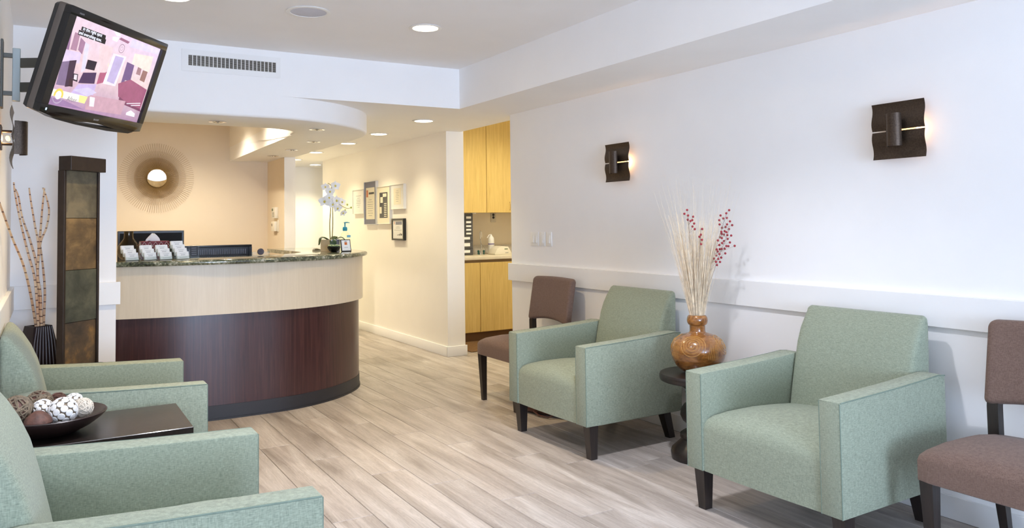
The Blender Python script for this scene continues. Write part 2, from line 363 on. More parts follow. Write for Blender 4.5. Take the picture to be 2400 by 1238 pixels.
# ------------------------------------------------------------------ mesh helpers
class MB:
    def __init__(s): s.v = []; s.f = []
    def add(s, bm, M=None):
        bm.verts.index_update(); o = len(s.v)
        for v in bm.verts: s.v.append(tuple(M @ v.co) if M else tuple(v.co))
        for f in bm.faces: s.f.append([o + v.index for v in f.verts])
        bm.free(); return s
    def raw(s, vs, fs):
        o = len(s.v); s.v += [tuple(v) for v in vs]; s.f += [[o + i for i in f] for f in fs]; return s
    def box(s, x0, x1, y0, y1, z0, z1, bev=0.0, seg=2, M=None):
        bm = bmesh.new(); bmesh.ops.create_cube(bm, size=1)
        for v in bm.verts:
            v.co = Vector(((x0 + x1) / 2 + v.co.x * (x1 - x0), (y0 + y1) / 2 + v.co.y * (y1 - y0), (z0 + z1) / 2 + v.co.z * (z1 - z0)))
        if bev: bmesh.ops.bevel(bm, geom=bm.edges[:], offset=bev, segments=seg, profile=0.5, affect='EDGES')
        return s.add(bm, M)
    def prism(s, pts, a, b, axis='z', bev=0.0, seg=2, M=None):
        """polygon pts (2-D) extruded from a to b along axis; for 'y' pts are (x,z), for 'x' pts are (y,z)"""
        def P(p, h):
            return Vector((p[0], p[1], h)) if axis == 'z' else (Vector((p[0], h, p[1])) if axis == 'y' else Vector((h, p[0], p[1])))
        bm = bmesh.new()
        lo_ = [bm.verts.new(P(p, a)) for p in pts]; hi = [bm.verts.new(P(p, b)) for p in pts]
        bm.faces.new(lo_); bm.faces.new(hi[::-1]); n = len(pts)
        for i in range(n): bm.faces.new((lo_[i], hi[i], hi[(i + 1) % n], lo_[(i + 1) % n]))
        bmesh.ops.recalc_face_normals(bm, faces=bm.faces[:])
        if bev:
            es = [e for e in bm.edges if e.calc_face_angle(0) > radians(28)]
            bmesh.ops.bevel(bm, geom=es, offset=bev, segments=seg, profile=0.5, affect='EDGES')
        return s.add(bm, M)
    def lathe(s, prof, n=32, M=None, c=(0, 0, 0)):
        vs = []; fs = []
        for (r, z) in prof:
            for k in range(n):
                a = 2 * pi * k / n; vs.append(Vector((c[0] + r * cos(a), c[1] + r * sin(a), c[2] + z)))
        for i in range(len(prof) - 1):
            for k in range(n):
                k2 = (k + 1) % n; fs.append([i * n + k, i * n + k2, (i + 1) * n + k2, (i + 1) * n + k])
        if prof[0][0] > 1e-5: fs.append(list(range(n))[::-1])
        if prof[-1][0] > 1e-5: fs.append([(len(prof) - 1) * n + k for k in range(n)])
        if M: vs = [M @ v for v in vs]
        return s.raw(vs, fs)
    def tube(s, pts, r, n=8, closed=False, cap=True, M=None):
        pts = [Vector(p) for p in pts]; m = len(pts); rs = r if isinstance(r, (list, tuple)) else [r] * m
        vs = []; fs = []; up = Vector((0, 0, 1)); prev = None
        for i, p in enumerate(pts):
            a = pts[(i - 1) % m] if (closed or i > 0) else p; b_ = pts[(i + 1) % m] if (closed or i < m - 1) else p
            t = (b_ - a).normalized()
            if prev is None:
                x = t.cross(up if abs(t.z) < 0.95 else Vector((1, 0, 0))).normalized()
            else:
                x = (prev - t * prev.dot(t)).normalized()
            prev = x; y = t.cross(x)
            for k in range(n):
                an = 2 * pi * k / n; vs.append(p + (x * cos(an) + y * sin(an)) * rs[i])
        for i in range(m if closed else m - 1):
            j = (i + 1) % m
            for k in range(n):
                k2 = (k + 1) % n; fs.append([i * n + k, i * n + k2, j * n + k2, j * n + k])
        if cap and not closed: fs.append(list(range(n))[::-1]); fs.append([(m - 1) * n + k for k in range(n)])
        if M: vs = [M @ v for v in vs]
        return s.raw(vs, fs)
    def ball(s, c, r, seg=16, rings=10, sq=(1, 1, 1), M=None):
        bm = bmesh.new(); bmesh.ops.create_uvsphere(bm, u_segments=seg, v_segments=rings, radius=1)
        for v in bm.verts: v.co = Vector((c[0] + v.co.x * r * sq[0], c[1] + v.co.y * r * sq[1], c[2] + v.co.z * r * sq[2]))
        return s.add(bm, M)
    def loft(s, rings, closed=True, cap=True):
        n = len(rings[0]); vs = [p for r_ in rings for p in r_]; fs = []
        for i in range(len(rings) - 1):
            for k in range(n if closed else n - 1):
                k2 = (k + 1) % n; fs.append([i * n + k, i * n + k2, (i + 1) * n + k2, (i + 1) * n + k])
        if cap: fs.append(list(range(n))[::-1]); fs.append([(len(rings) - 1) * n + k for k in range(n)])
        return s.raw(vs, fs)
    def mesh(s, name, angle=35, recalc=True):
        me = bpy.data.meshes.new(name); me.from_pydata(s.v, [], s.f)
        if recalc:
            bm = bmesh.new(); bm.from_mesh(me); bmesh.ops.recalc_face_normals(bm, faces=bm.faces[:]); bm.to_mesh(me); bm.free()
        for p in me.polygons: p.use_smooth = True
        me.set_sharp_from_angle(angle=radians(angle)); me.update()
        return me
    def build(s, name, m, parent=None, angle=35, recalc=True):
        return link(name, s.mesh(name, angle, recalc), m, parent)
def link(name, me, m=None, parent=None):
    if m is not None and not me.materials: me.materials.append(m)
    o = bpy.data.objects.new(name, me); COL.objects.link(o)
    if parent: o.parent = parent
    return o
def tag(o, label, cat=None, group=None, kind=None):
    o['label'] = label
    if cat: o['category'] = cat
    if group: o['group'] = group
    if kind: o['kind'] = kind
    return o
def thing(name, label, cat, loc=(0, 0, 0), rz=0.0, group=None):
    o = bpy.data.objects.new(name, None); COL.objects.link(o); o.empty_display_size = 0.1
    o.location = loc; o.rotation_euler = (0, 0, rz)
    return tag(o, label, cat, group)
def struct(name, mb, m, label, cat, parent=None, angle=35):
    o = mb.build(name, m, parent, angle)
    if not parent: tag(o, label, cat, kind='structure')
    return o
def dup(root, loc=None, rz=None, label=None, group=None):
    r = root.copy(); COL.objects.link(r)
    if loc is not None: r.location = loc
    if rz is not None: r.rotation_euler = (0, 0, rz)
    if label: r['label'] = label
    if group: r['group'] = group
    for ch in list(root.children):
        c = ch.copy(); COL.objects.link(c); c.parent = r
        for g in list(ch.children):
            d = g.copy(); COL.objects.link(d); d.parent = c
    return r
def spline(pts, n=6):
    out = []; P = [Vector(p) for p in pts]
    for i in range(len(P) - 1):
        p0 = P[max(i - 1, 0)]; p1 = P[i]; p2 = P[i + 1]; p3 = P[min(i + 2, len(P) - 1)]
        for k in range(n):
            t = k / n
            out.append(0.5 * ((2 * p1) + (p2 - p0) * t + (2 * p0 - 5 * p1 + 4 * p2 - p3) * t * t + (3 * p1 - p0 - 3 * p2 + p3) * t ** 3))
    out.append(P[-1]); return out
def offset(pts, d):
    out = []; m = len(pts)
    for i in range(m):
        t = (pts[min(i + 1, m - 1)] - pts[max(i - 1, 0)]).normalized()
        out.append(Vector((pts[i].x - t.y * d, pts[i].y + t.x * d)))
    return out
def text(s, size, m, parent, M, name='lettering', depth=0.0003, align='LEFT', sx=1.0):
    cu = bpy.data.curves.new('lettering', 'FONT'); cu.body = s; cu.size = size; cu.extrude = depth; cu.align_x = align
    to = bpy.data.objects.new('tmp', cu); COL.objects.link(to)
    dg = bpy.context.evaluated_depsgraph_get()
    me = bpy.data.meshes.new_from_object(to.evaluated_get(dg)); me.name = name
    bpy.data.objects.remove(to, do_unlink=True)
    me.transform(M @ Matrix.Diagonal((sx, 1, 1, 1)))
    me.materials.clear(); me.materials.append(m)
    return link(name, me, None, parent)
def frame_M(o, x, y):
    """matrix whose local x,y axes are the given world vectors"""
    x = Vector(x).normalized(); y = Vector(y).normalized(); z = x.cross(y)
    M = Matrix.Identity(4)
    for i, a in enumerate((x, y, z)): M[0][i], M[1][i], M[2][i] = a
    M.translation = Vector(o); return M

# ================================================================== THE ROOM
XL, XR, XRB = -0.19, 3.526, 3.71       # left wall, right wall, back of the right wall
YF, YB, YW = 5.79, 9.85, -5.4          # fascia plane, reception back wall, window wall
ZC, ZS, ZD = 2.648, 2.316, 2.15        # high ceiling, low ceiling, curved soffit
YE = 12.7                              # far end of the hall

# ---- floor: slab with real planks
floor = struct('floor', MB().box(-0.4, 5.5, -5.7, 13.0, -0.10, -0.012), SUB, 'grey washed oak plank floor', 'floor')
PW, PL = 0.1984, 1.40
X0 = 1.134
JOINT = {0: 4.94, 1: 4.526, 2: 4.094, 3: 3.773, 4: 3.377, 5: 2.985, 6: 3.94, 7: 3.68, 8: 3.427}
def plank(x0, x1, y0, y1):
    g = 0.0011; c = 0.0017
    x0 += g; x1 -= g; y0 += g; y1 -= g
    vs = [(x0, y0, -0.012), (x1, y0, -0.012), (x1, y1, -0.012), (x0, y1, -0.012), (x0, y0, -c), (x1, y0, -c), (x1, y1, -c), (x0, y1, -c),
          (x0 + c, y0 + c, 0), (x1 - c, y0 + c, 0), (x1 - c, y1 - c, 0), (x0 + c, y1 - c, 0)]
    fs = [[8, 9, 10, 11], [4, 5, 9, 8], [5, 6, 10, 9], [6, 7, 11, 10], [7, 4, 8, 11], [0, 1, 5, 4], [1, 2, 6, 5], [2, 3, 7, 6], [3, 0, 4, 7]]
    MB().raw(vs, fs).build('plank', OAK, floor, 20, recalc=False)
for k in range(-7, 21):
    xa, xb = X0 + k * PW, X0 + (k + 1) * PW
    if k in JOINT: j = JOINT[k]
    elif k < 0: j = 4.94 - 0.41 * ((-k) % 4) + 0.07 * ((k * 5) % 3) + 0.2
    else: j = 3.427 + 0.43 * ((k * 2) % 3) + 0.05 * (k % 4)
    y = j - PL * 8
    while y < 12.8:
        y0, y1 = y, y + PL
        y += PL
        lo_y = -5.4 if xb <= XR + 0.05 else 5.7
        hi_y = 12.7
        if xb > XR + 0.2: hi_y = 8.2
        if xb < 0.45: hi_y = min(hi_y, 5.79)
        elif xb < 2.35: hi_y = min(hi_y, 6.9)
        y0c, y1c = max(y0, lo_y), min(y1, hi_y)
        if y1c - y0c < 0.03: continue
        plank(max(xa, XL), xb, y0c, y1c)

# ---- walls
struct('wall_right', MB().box(XR, XRB, YW, 5.93, 0, ZS + 0.02), WHITE, 'white right-hand wall with chair rail', 'wall')
wl = MB().box(XL - 0.12, XL, YW, YF + 0.10, 0, ZC + 0.05)
struct('wall_left', wl, WHITE, 'white left-hand wall beside the camera', 'wall')
struct('wall_column', MB().box(XL, 0.40, YF, YF + 0.10, 0, ZC + 0.05), WHITE, 'white wall end behind the slate fountain', 'wall')
struct('wall_reception_left', MB().box(0.16, 0.28, YF + 0.10, YB, 0, ZC + 0.05), TAN, 'tan side wall of the reception', 'wall')
struct('wall_reception_back', MB().box(0.16, 2.36, YB, YB + 0.12, 0, ZC + 0.05), TAN, 'tan back wall behind the reception counter', 'wall')
pier = MB().box(2.352, 2.48, 9.06, YE, 0, ZS + 0.02).build('wall_pier', HALLP)
pier.data.materials.append(TAN)
for p in pier.data.polygons:
    if p.normal.x < -0.5: p.material_index = 1
tag(pier, 'narrow wall end between reception and hallway', 'wall', kind='structure')
struct('wall_hall', MB().box(3.54, 3.74, 7.25, 11.45, 0, ZS + 0.02), HALLP, 'cream lit hallway wall with framed certificates', 'wall')
struct('wall_hall_end', MB().box(2.3, 5.4, YE, YE + 0.1, 0, ZS + 0.02), HALLP, 'far end wall of the hallway', 'wall')
struct('wall_lab_side', MB().box(5.3, 5.4, 5.8, YE, 0, 2.9), HALLP, 'far side wall of the lab nook', 'wall')
struct('wall_lab_back', MB().box(3.74, 5.3, 8.62, 8.72, 0, 2.9), mat('lab_wall_paint', S(226, 216, 196), 0.6, var=0.02), 'wall behind the lab sink', 'wall')
struct('wall_lab_front', MB().box(XRB, 5.3, 5.81, 5.93, 0, 2.9), WHITE, 'near wall of the lab nook', 'wall')
# window wall behind the camera: piers, sill wall and head round a shop-front window
wf = MB().box(XL - 0.12, -0.15, YW - 0.14, YW, 0, ZC + 0.05).box(1.75, XRB, YW - 0.14, YW, 0, ZC + 0.05)
wf.box(-0.15, 1.75, YW - 0.14, YW, 0, 0.30).box(-0.15, 1.75, YW - 0.14, YW, 2.28, ZC + 0.05)
struct('wall_window', wf, WHITE, 'white wall with the shop-front window', 'wall')
wfr = MB()
for x in (-0.15, 0.47, 1.09, 1.70): wfr.box(x, x + 0.05, YW - 0.10, YW - 0.04, 0.30, 2.28)
for z in (0.30, 2.23): wfr.box(-0.10, 1.70, YW - 0.095, YW - 0.045, z, z + 0.05)
struct('window_1', wfr, STEEL, 'metal framed shop-front window', 'window')

# ---- ceilings
struct('ceiling', MB().box(XL - 0.12, 2.955, YW - 0.14, YF, ZC, ZC + 0.12), CEIL, 'white main ceiling', 'ceiling')
struct('ceiling_soffit', MB().box(2.955, XRB, YW - 0.14, YF, ZS, ZC + 0.12), WHITE, 'lower soffit box along the right wall', 'ceiling')
low = [(0.38, YF), (XRB, YF), (XRB, 11.45), (5.3, 11.45), (5.3, YE + .1), (1.925, YE + .1), (1.925, 6.405), (0.38, 6.405)]
struct('ceiling_hall', MB().prism(low, ZS, ZC + 0.12), WHITE, 'low ceiling over the hallway', 'ceiling')
struct('ceiling_reception', MB().box(0.2, 1.93, 6.40, YB, ZC, ZC + 0.1), CEIL, 'raised ceiling over the reception desk', 'ceiling')
struct('ceiling_lab', MB().box(XRB, 5.3, 5.93, 8.62, 2.82, 2.9), CEIL, 'ceiling of the lab nook', 'ceiling')

# curved drop soffit over the counter
OUT = [Vector((0.40, YF)), Vector((0.9, YF)), Vector((1.44, YF))] + spline([(1.44, YF), (1.62, 5.812), (1.888, 5.92), (2.05, 6.03), (2.25, 6.226), (2.387, 6.458), (2.452, 6.70), (2.474, 7.10)], 4)[1:] + [Vector((2.475, 9.06)), Vector((2.352, 9.06)), Vector((2.352, YB))]
INN = [Vector((1.90, YB)), Vector((1.815, 6.82))] + spline([(1.81, 6.72), (1.775, 6.59), (1.69, 6.49), (1.56, 6.43), (1.42, 6.415)], 4) + [Vector((1.0, 6.415)), Vector((0.40, 6.415))]
bm = bmesh.new()
ring = [(p.x, p.y) for p in OUT + INN]
lo_v = [bm.verts.new((x, y, ZD)) for x, y in ring]; hi_v = [bm.verts.new((x, y, ZS)) for x, y in ring]
n = len(ring)
bot = bm.faces.new(lo_v[::-1]); bm.faces.new(hi_v)
for i in range(n): bm.faces.new((lo_v[i], lo_v[(i + 1) % n], hi_v[(i + 1) % n], hi_v[i]))
bmesh.ops.recalc_face_normals(bm, faces=bm.faces[:])
no = len(OUT)
rim = [e for e in bm.edges if all(abs(v.co.z - ZD) < 1e-5 for v in e.verts) and all(v.co.y < 9.0 or v.co.x > 2.4 for v in e.verts) and not (abs(e.verts[0].co.x - .4) < 1e-4 and abs(e.verts[1].co.x - .4) < 1e-4)]
bmesh.ops.bevel(bm, geom=rim, offset=0.022, segments=3, profile=0.5, affect='EDGES')
struct('ceiling_drop', MB().add(bm), WHITE, 'curved white drop soffit following the reception counter', 'ceiling', angle=40)
cv = MB()
inn2 = offset(INN, 0.02)
for i in range(len(INN) - 1):
    a, b_, c, d = INN[i], INN[i + 1], inn2[i + 1], inn2[i]
    cv.raw([(p.x, p.y, z) for p in (a, b_, c, d) for z in (ZS - 0.001, ZC)], [[0, 2, 3, 1], [2, 4, 5, 3], [4, 6, 7, 5], [6, 0, 1, 7]])
struct('trim_cove', cv, HALLP, 'inner curved face of the drop soffit', 'trim', angle=40)

# ---- chair rails and baseboards
R0, R1, RP = 0.857, 1.005, 0.022
struct('trim_1', MB().box(XR - RP, XR, YW, 5.96, R0, R1, 0.002, 1), TRIM, 'wide flat white chair rail on the right wall', 'chair rail')
struct('trim_2', MB().box(XL, 0.425, YF - RP, YF, R0, R1, 0.002, 1), TRIM, 'white chair rail on the wall end by the fountain', 'chair rail')
struct('trim_3', MB().box(XL, XL + RP, YW, YF - RP, R0, R1, 0.002, 1), TRIM, 'white chair rail on the left wall', 'chair rail')
def bb(name, x0, x1, y0, y1, label):
    struct(name, MB().box(x0, x1, y0, y1, 0, 0.105, 0.004, 2), TRIM, label, 'baseboard')
bb('baseboard_right', XR - 0.014, XR, YW, 5.945, 'white baseboard along the right wall')
bb('baseboard_hall', 3.526, 3.54, 7.236, 11.45, 'white baseboard along the hallway wall')
bb('baseboard_hall_end', 3.526, 3.755, 7.232, 7.25, 'white baseboard round the hallway wall end')
bb('baseboard_left', XL, XL + 0.014, YW, YF - 0.014, 'white baseboard along the left wall')
bb('baseboard_column', XL, 0.414, YF - 0.014, YF, 'white baseboard below the fountain wall')

# ================================================================== CEILING FIXTURES
def spot(parent, loc, energy, color, angle, blend=0.8, radius=0.05):
    l = bpy.data.lights.new('lamp_light', 'SPOT'); l.energy = energy; l.color = color
    l.spot_size = radians(angle); l.spot_blend = blend; l.shadow_soft_size = radius
    o = bpy.data.objects.new('lamp_light', l); o.location = loc; COL.objects.link(o); o.parent = parent
    return o
def disc(r, z, n=40):
    return MB().lathe([(r, z), (r, z + 0.002)], n)
dl_ring = MB().lathe([(0.080, 0.0), (0.104, -0.001), (0.107, -0.005), (0.098, -0.008), (0.084, -0.006), (0.080, 0.0)], 40).mesh('trim_ring')
dl_lens = disc(0.081, -0.003).mesh('lens')
sm_ring = MB().lathe([(0.040, 0.0), (0.062, -0.001), (0.064, -0.004), (0.058, -0.006), (0.043, -0.004), (0.040, 0.0)], 32).mesh('trim_ring')
sm_lens = disc(0.041, -0.002, 32).mesh('lens')
sm_bulb = MB().ball((0, 0, -0.004), 0.016, 12, 8, (1, 1, .6)).mesh('bulb')
def downlight(x, y, z, label, watts, color, ang=150, group='recessed downlights'):
    t = thing('recessed_downlight', label, 'ceiling light', (x, y, z), 0, group)
    link('trim_ring', dl_ring, TRIM, t); link('lens', dl_lens, LAMPGLOW, t)
    spot(t, (0, 0, -0.02), watts, color, ang)
    return t
downlight(2.127, 4.648, ZC, 'bright round downlight in the main ceiling, right of the speaker', W_MAIN, WARM2, 100)
downlight(0.60, 4.665, ZC, 'round downlight at the top edge above the television', W_MAIN, WARM2, 96)
for x, lab in ((2.127, 'added fill downlight, unseen, in the main ceiling above the open floor'), (0.60, 'added fill downlight, unseen, in the main ceiling above the left side table')):
    downlight(x, 2.75, ZC, lab, W_MID, COOLM, 116)  # unseen pair, added for the light it gives mid-room
for x, lab in ((2.127, 'added weak fill downlight, unseen, in the main ceiling near the window, right one'), (0.60, 'added weak fill downlight, unseen, in the main ceiling near the window, left one')):
    downlight(x, 0.85, ZC, lab, W_NEAR, COOLM, 116)  # weak unseen pair, added to fill the near end of the room
for i, (x, y, lab) in enumerate([(2.994, 6.60, 'nearest round downlight in the low hallway ceiling'), (3.007, 7.767, 'second round downlight along the hallway ceiling'),
                                 (3.03, 8.81, 'third hallway downlight, beside the curved soffit edge'), (3.02, 10.06, 'fourth hallway downlight, small at the soffit edge'),
                                 (3.085, 11.28, 'fifth hallway downlight, half hidden at the soffit corner'), (3.63, 12.12, 'farthest hallway downlight near the end wall')]):
    downlight(x, y, ZS, lab, W_HALL * (1 if i < 4 else 1.9), WARM, 118, 'hallway downlights')
for x, y, lab in [(1.10, 6.151, 'unlit small downlight under the curved soffit, leftmost'), (1.905, 6.31, 'unlit small downlight under the soffit bend, nearest the front'),
                  (2.159, 7.259, 'unlit small downlight under the soffit, second from the bend'), (2.184, 8.127, 'unlit small downlight under the soffit, third from the bend'),
                  (2.185, 8.899, 'unlit small downlight under the soffit, closest to the wall end')]:
    t = thing('small_downlight', lab, 'ceiling light', (x, y, ZD), 0, 'small soffit downlights')
    link('trim_ring', sm_ring, CHROME, t); link('lens', sm_lens, OFFLENS, t); link('bulb', sm_bulb, CHROME, t)
# lamps inside the reception recess
for x, y, lab in ((1.48, 7.35, 'near round downlight inside the raised reception ceiling'), (1.30, 8.75, 'far round downlight inside the raised reception ceiling')):
    downlight(x, y, ZC, lab, W_RECEP, WARMR, 140, 'reception downlights')
downlight(4.5, 7.2, 2.82, 'round downlight in the lab nook ceiling', W_LAB, WARML, 150, 'lab downlights')
# ceiling speaker
t = thing('ceiling_speaker', 'round white speaker grille in the main ceiling', 'speaker', (1.345, 4.619, ZC))
MB().lathe([(0.105, 0.0), (0.128, -0.001), (0.131, -0.005), (0.120, -0.009), (0.108, -0.007), (0.105, 0.0)], 48).build('trim_ring', TRIM, t)
MB().lathe([(0.0, -0.008), (0.06, -0.0075), (0.107, -0.005), (0.107, 0.0)], 48).build('grille', GRILLE, t)
# air vent on the fascia
t = thing('air_vent', 'long white air grille high on the fascia', 'vent', (0, YF, 0))
VX0, VX1, VZ0, VZ1 = 0.84, 1.441, 2.487, 2.561
fr = MB().box(0.797, 1.475, -0.006, 0, 2.447, VZ0).box(0.797, 1.475, -0.006, 0, VZ1, 2.600).box(0.797, VX0, -0.006, 0, VZ0, VZ1).box(VX1, 1.475, -0.006, 0, VZ0, VZ1)
fr.build('frame', TRIM, t)
MB().box(VX0, VX1, -0.0012, -0.0002, VZ0, VZ1).build('duct_shade_sheet', DUCTSHADE, t)  # flat dark sheet standing in for the shaded duct behind the grille
bar = MB().box(-0.0022, 0.0022, -0.009, -0.001, VZ0, VZ1).mesh('bar')
for i in range(1, 22):
    b_ = link('bar', bar, TRIM, t); b_.location = (VX0 + (VX1 - VX0) * i / 22, 0, 0)
fins = MB()
for i in range(10):
    z = VZ0 + (VZ1 - VZ0) * (i + 0.5) / 10
    fins.box(VX0, VX1, -0.004, -0.0015, z - 0.0012, z + 0.0012)
fo = fins.build('fins', ALU, t); fo['kind'] = 'stuff'

# ================================================================== SEATING
def taper_leg(x, y, top, bot, z1, dx=0.0, dy=0.0, z0=0.0):
    t, b_ = top / 2, bot / 2
    R = []
    for (cx, cy, h, z) in ((x + dx, y + dy, b_, z0), (x + dx, y + dy, b_, z0 + 0.004), (x, y, t, z1)):
        R.append([Vector((cx - h, cy - h, z)), Vector((cx + h, cy - h, z)), Vector((cx + h, cy + h, z)), Vector((cx - h, cy + h, z))])
    return MB().loft(R)
def make_armchair(label):
    t = thing('armchair', label, 'armchair', (0, 0, 0), 0, 'sage green armchairs')
    H, AW = 0.4175, 0.101
    prof = [(0, 0.195), (0, 0.645), (0.20, 0.652), (0.40, 0.660), (0.58, 0.670), (0.68, 0.677), (0.735, 0.672), (0.735, 0.195)]
    for s in (-1, 1):
        a, b_ = (s * (H - AW), s * H) if s > 0 else (-H, -(H - AW))
        arm = MB().prism(prof, a, b_, 'y', bev=0.007, seg=2).build('arm', SAGE, t)
        vo, vi = s * (H - 0.004), s * (H - AW + 0.004)
        MB().tube([(0.002, vo, 0.197), (0.002, vo, 0.640), (0.002, vi, 0.640), (0.002, vi, 0.197)], 0.0028, 6).build('piping', SAGE_SEAM, arm)
        MB().tube([(0.004, s * (H - 0.002), 0.643), (0.20, s * (H - 0.002), 0.650), (0.40, s * (H - 0.002), 0.658), (0.58, s * (H - 0.002), 0.668), (0.68, s * (H - 0.002), 0.675), (0.733, s * (H - 0.002), 0.670)], 0.0028, 6).build('piping', SAGE_SEAM, arm)
    # seat, crowned across and front to back
    sp = [(0.010, 0.196), (0.010, 0.30), (0.010, 0.385), (0.017, 0.412), (0.036, 0.432), (0.075, 0.443), (0.18, 0.450), (0.34, 0.450), (0.50, 0.440), (0.66, 0.425), (0.66, 0.196)]
    rings = []
    for i in range(13):
        v = -0.3155 + 0.631 * i / 12; cr = 0.030 * (1 - (v / 0.3155) ** 2)
        ring_ = []
        for j, (x, z) in enumerate(sp):
            k = {3: .3, 4: .6, 5: .85, 6: 1, 7: 1, 8: .9, 9: .7}.get(j, 0)
            ring_.append(Vector((x - (0.006 * (1 - (v / 0.3155) ** 2) if j < 4 else 0), v, z + cr * k)))
        rings.append(ring_)
    MB().loft(rings).build('seat', SAGE, t, 50)
    bp = [(0.600, 0.36), (0.612, 0.45), (0.628, 0.53), (0.652, 0.64), (0.678, 0.74), (0.705, 0.805), (0.735, 0.857), (0.760, 0.892), (0.776, 0.908), (0.788, 0.914), (0.799, 0.907), (0.803, 0.890), (0.800, 0.70), (0.765, 0.20), (0.62, 0.20)]
    rings = []; RR = 0.024
    vv = [0.315 * k / 8 for k in range(-7, 8)]
    ends = [0.2935, 0.301, 0.307, 0.3115, 0.3142, 0.315]
    for v in [-x for x in ends[::-1]] + vv + ends:
        e = abs(v) / 0.315
        d_ = max(0, abs(v) - (0.315 - RR)); sh = RR - sqrt(max(0, RR * RR - d_ * d_)); pf = 0.012 * (1 - e ** 4)
        ring_ = []
        for j, (x, z) in enumerate(bp):
            xx = x - (pf if j < 9 else 0)
            ring_.append(Vector((xx + (sh if j < 8 else (0 if j < 10 else -sh * 0.6)), v, z - (sh if 6 <= j <= 11 else 0))))
        rings.append(ring_)
    MB().loft(rings).build('backrest', SAGE, t, 75)
    MB().box(0.03, 0.73, -0.40, 0.40, 0.190, 0.235).build('base_panel', SAGE, t)
    for s in (-1, 1):
        taper_leg(0.062, s * 0.372, 0.062, 0.044, 0.198, 0.006, 0).build('leg', ESPRESSO, t)
        taper_leg(0.690, s * 0.290, 0.060, 0.044, 0.198, 0.065, -s * 0.01).build('leg', ESPRESSO, t)
    return t
a1 = make_armchair('sage green armchair on the right, between the far brown chair and wooden vase')
a1.location = (2.627, 4.042, 0); a1.rotation_euler = (0, 0, 0.016)
dup(a1, (2.634, 2.393, 0), 0.020, 'sage green armchair nearest on the right, between wooden vase and cut-off brown chair')
dup(a1, (0.640, 4.215, 0), pi, 'sage green armchair on the left wall, in front of the slate fountain')
dup(a1, (0.638, 2.480, 0), pi, 'pale green armchair in the near left corner, in front of the dark side table')

def make_side_chair(label):
    t = thing('side_chair', label, 'chair', (0, 0, 0), 0, 'brown side chairs')
    HW = 0.275
    rings = []
    sp = [(0.0, 0.356), (0.0, 0.43), (0.004, 0.448), (0.016, 0.460), (0.06, 0.470), (0.20, 0.480), (0.36, 0.478), (0.50, 0.462), (0.515, 0.448), (0.515, 0.356), (0.505, 0.350), (0.012, 0.350)]
    for i in range(13):
        v = -HW + 2 * HW * i / 12; e = abs(v) / HW; cr = 0.022 * (1 - e ** 2)
        sh = 0.012 * max(0, (e - 0.95) / 0.05)
        rg = []
        for j, (x, z) in enumerate(sp):
            k = {3: .4, 4: .8, 5: 1, 6: 1, 7: .5}.get(j, 0)
            rg.append(Vector((x + (sh if x < 0.1 else (-sh if x > 0.45 else 0)), v, z + cr * k - (sh if 2 <= j <= 8 else 0))))
        rings.append(rg)
    MB().loft(rings).build('seat', BROWN, t, 50)
    rings = []
    BW = 0.268; RR = 0.030
    ends = [0.238, 0.246, 0.253, 0.259, 0.2635, 0.2665, 0.268]
    for v in [-x for x in ends[::-1]] + [0.23 * k / 6 for k in range(-6, 7)] + ends:
        e = abs(v) / BW
        zb = 0.580 + 0.030 * (1 - e ** 2); zt = 0.928 + 0.006 * (1 - e ** 2)
        d_ = max(0, abs(v) - (BW - RR)); sh = RR - sqrt(max(0, RR * RR - d_ * d_))
        bow = 0.016 * (1 - e ** 2); hz = (zt - zb) / 2 - sh * 0.75; hx = 0.031 - sh * 0.55; rc = min(hx * 0.9, 0.026)
        rg = []
        for (cx_, cz_, a0) in ((hx - rc, hz - rc, 0), (-hx + rc, hz - rc, 90), (-hx + rc, -hz + rc, 180), (hx - rc, -hz + rc, 270)):
            for k in range(6):
                a_ = radians(a0 + 18 * k); z = (zb + zt) / 2 + cz_ + rc * sin(a_)
                rg.append(Vector((0.492 + (z - 0.58) * 0.17 + bow + cx_ + rc * cos(a_), v, z)))
        rings.append(rg)
    MB().loft(rings).build('backrest', BROWN, t, 75)
    for s in (-1, 1):
        taper_leg(0.036, s * 0.243, 0.052, 0.032, 0.354, 0.012, 0).build('leg', ESPRESSO, t)
        taper_leg(0.505, s * 0.240, 0.046, 0.032, 0.354, 0.062, 0).build('leg', ESPRESSO, t)
        p = MB()
        R = []
        for (x, z) in ((0.500, 0.36), (0.497, 0.58), (0.530, 0.78)):
            R.append([Vector((x - 0.020, s * 0.236 - 0.022, z)), Vector((x + 0.020, s * 0.236 - 0.022, z)), Vector((x + 0.020, s * 0.236 + 0.022, z)), Vector((x - 0.020, s * 0.236 + 0.022, z))])
        p.loft(R).build('back_post', ESPRESSO, t)
    return t
s1 = make_side_chair('brown upholstered side chair by the lab nook doorway, behind the far armchair')
s1.location = (2.865, 5.10, 0)
dup(s1, (2.870, 1.545, 0), 0, 'brown upholstered side chair cut off by the right edge of the view')

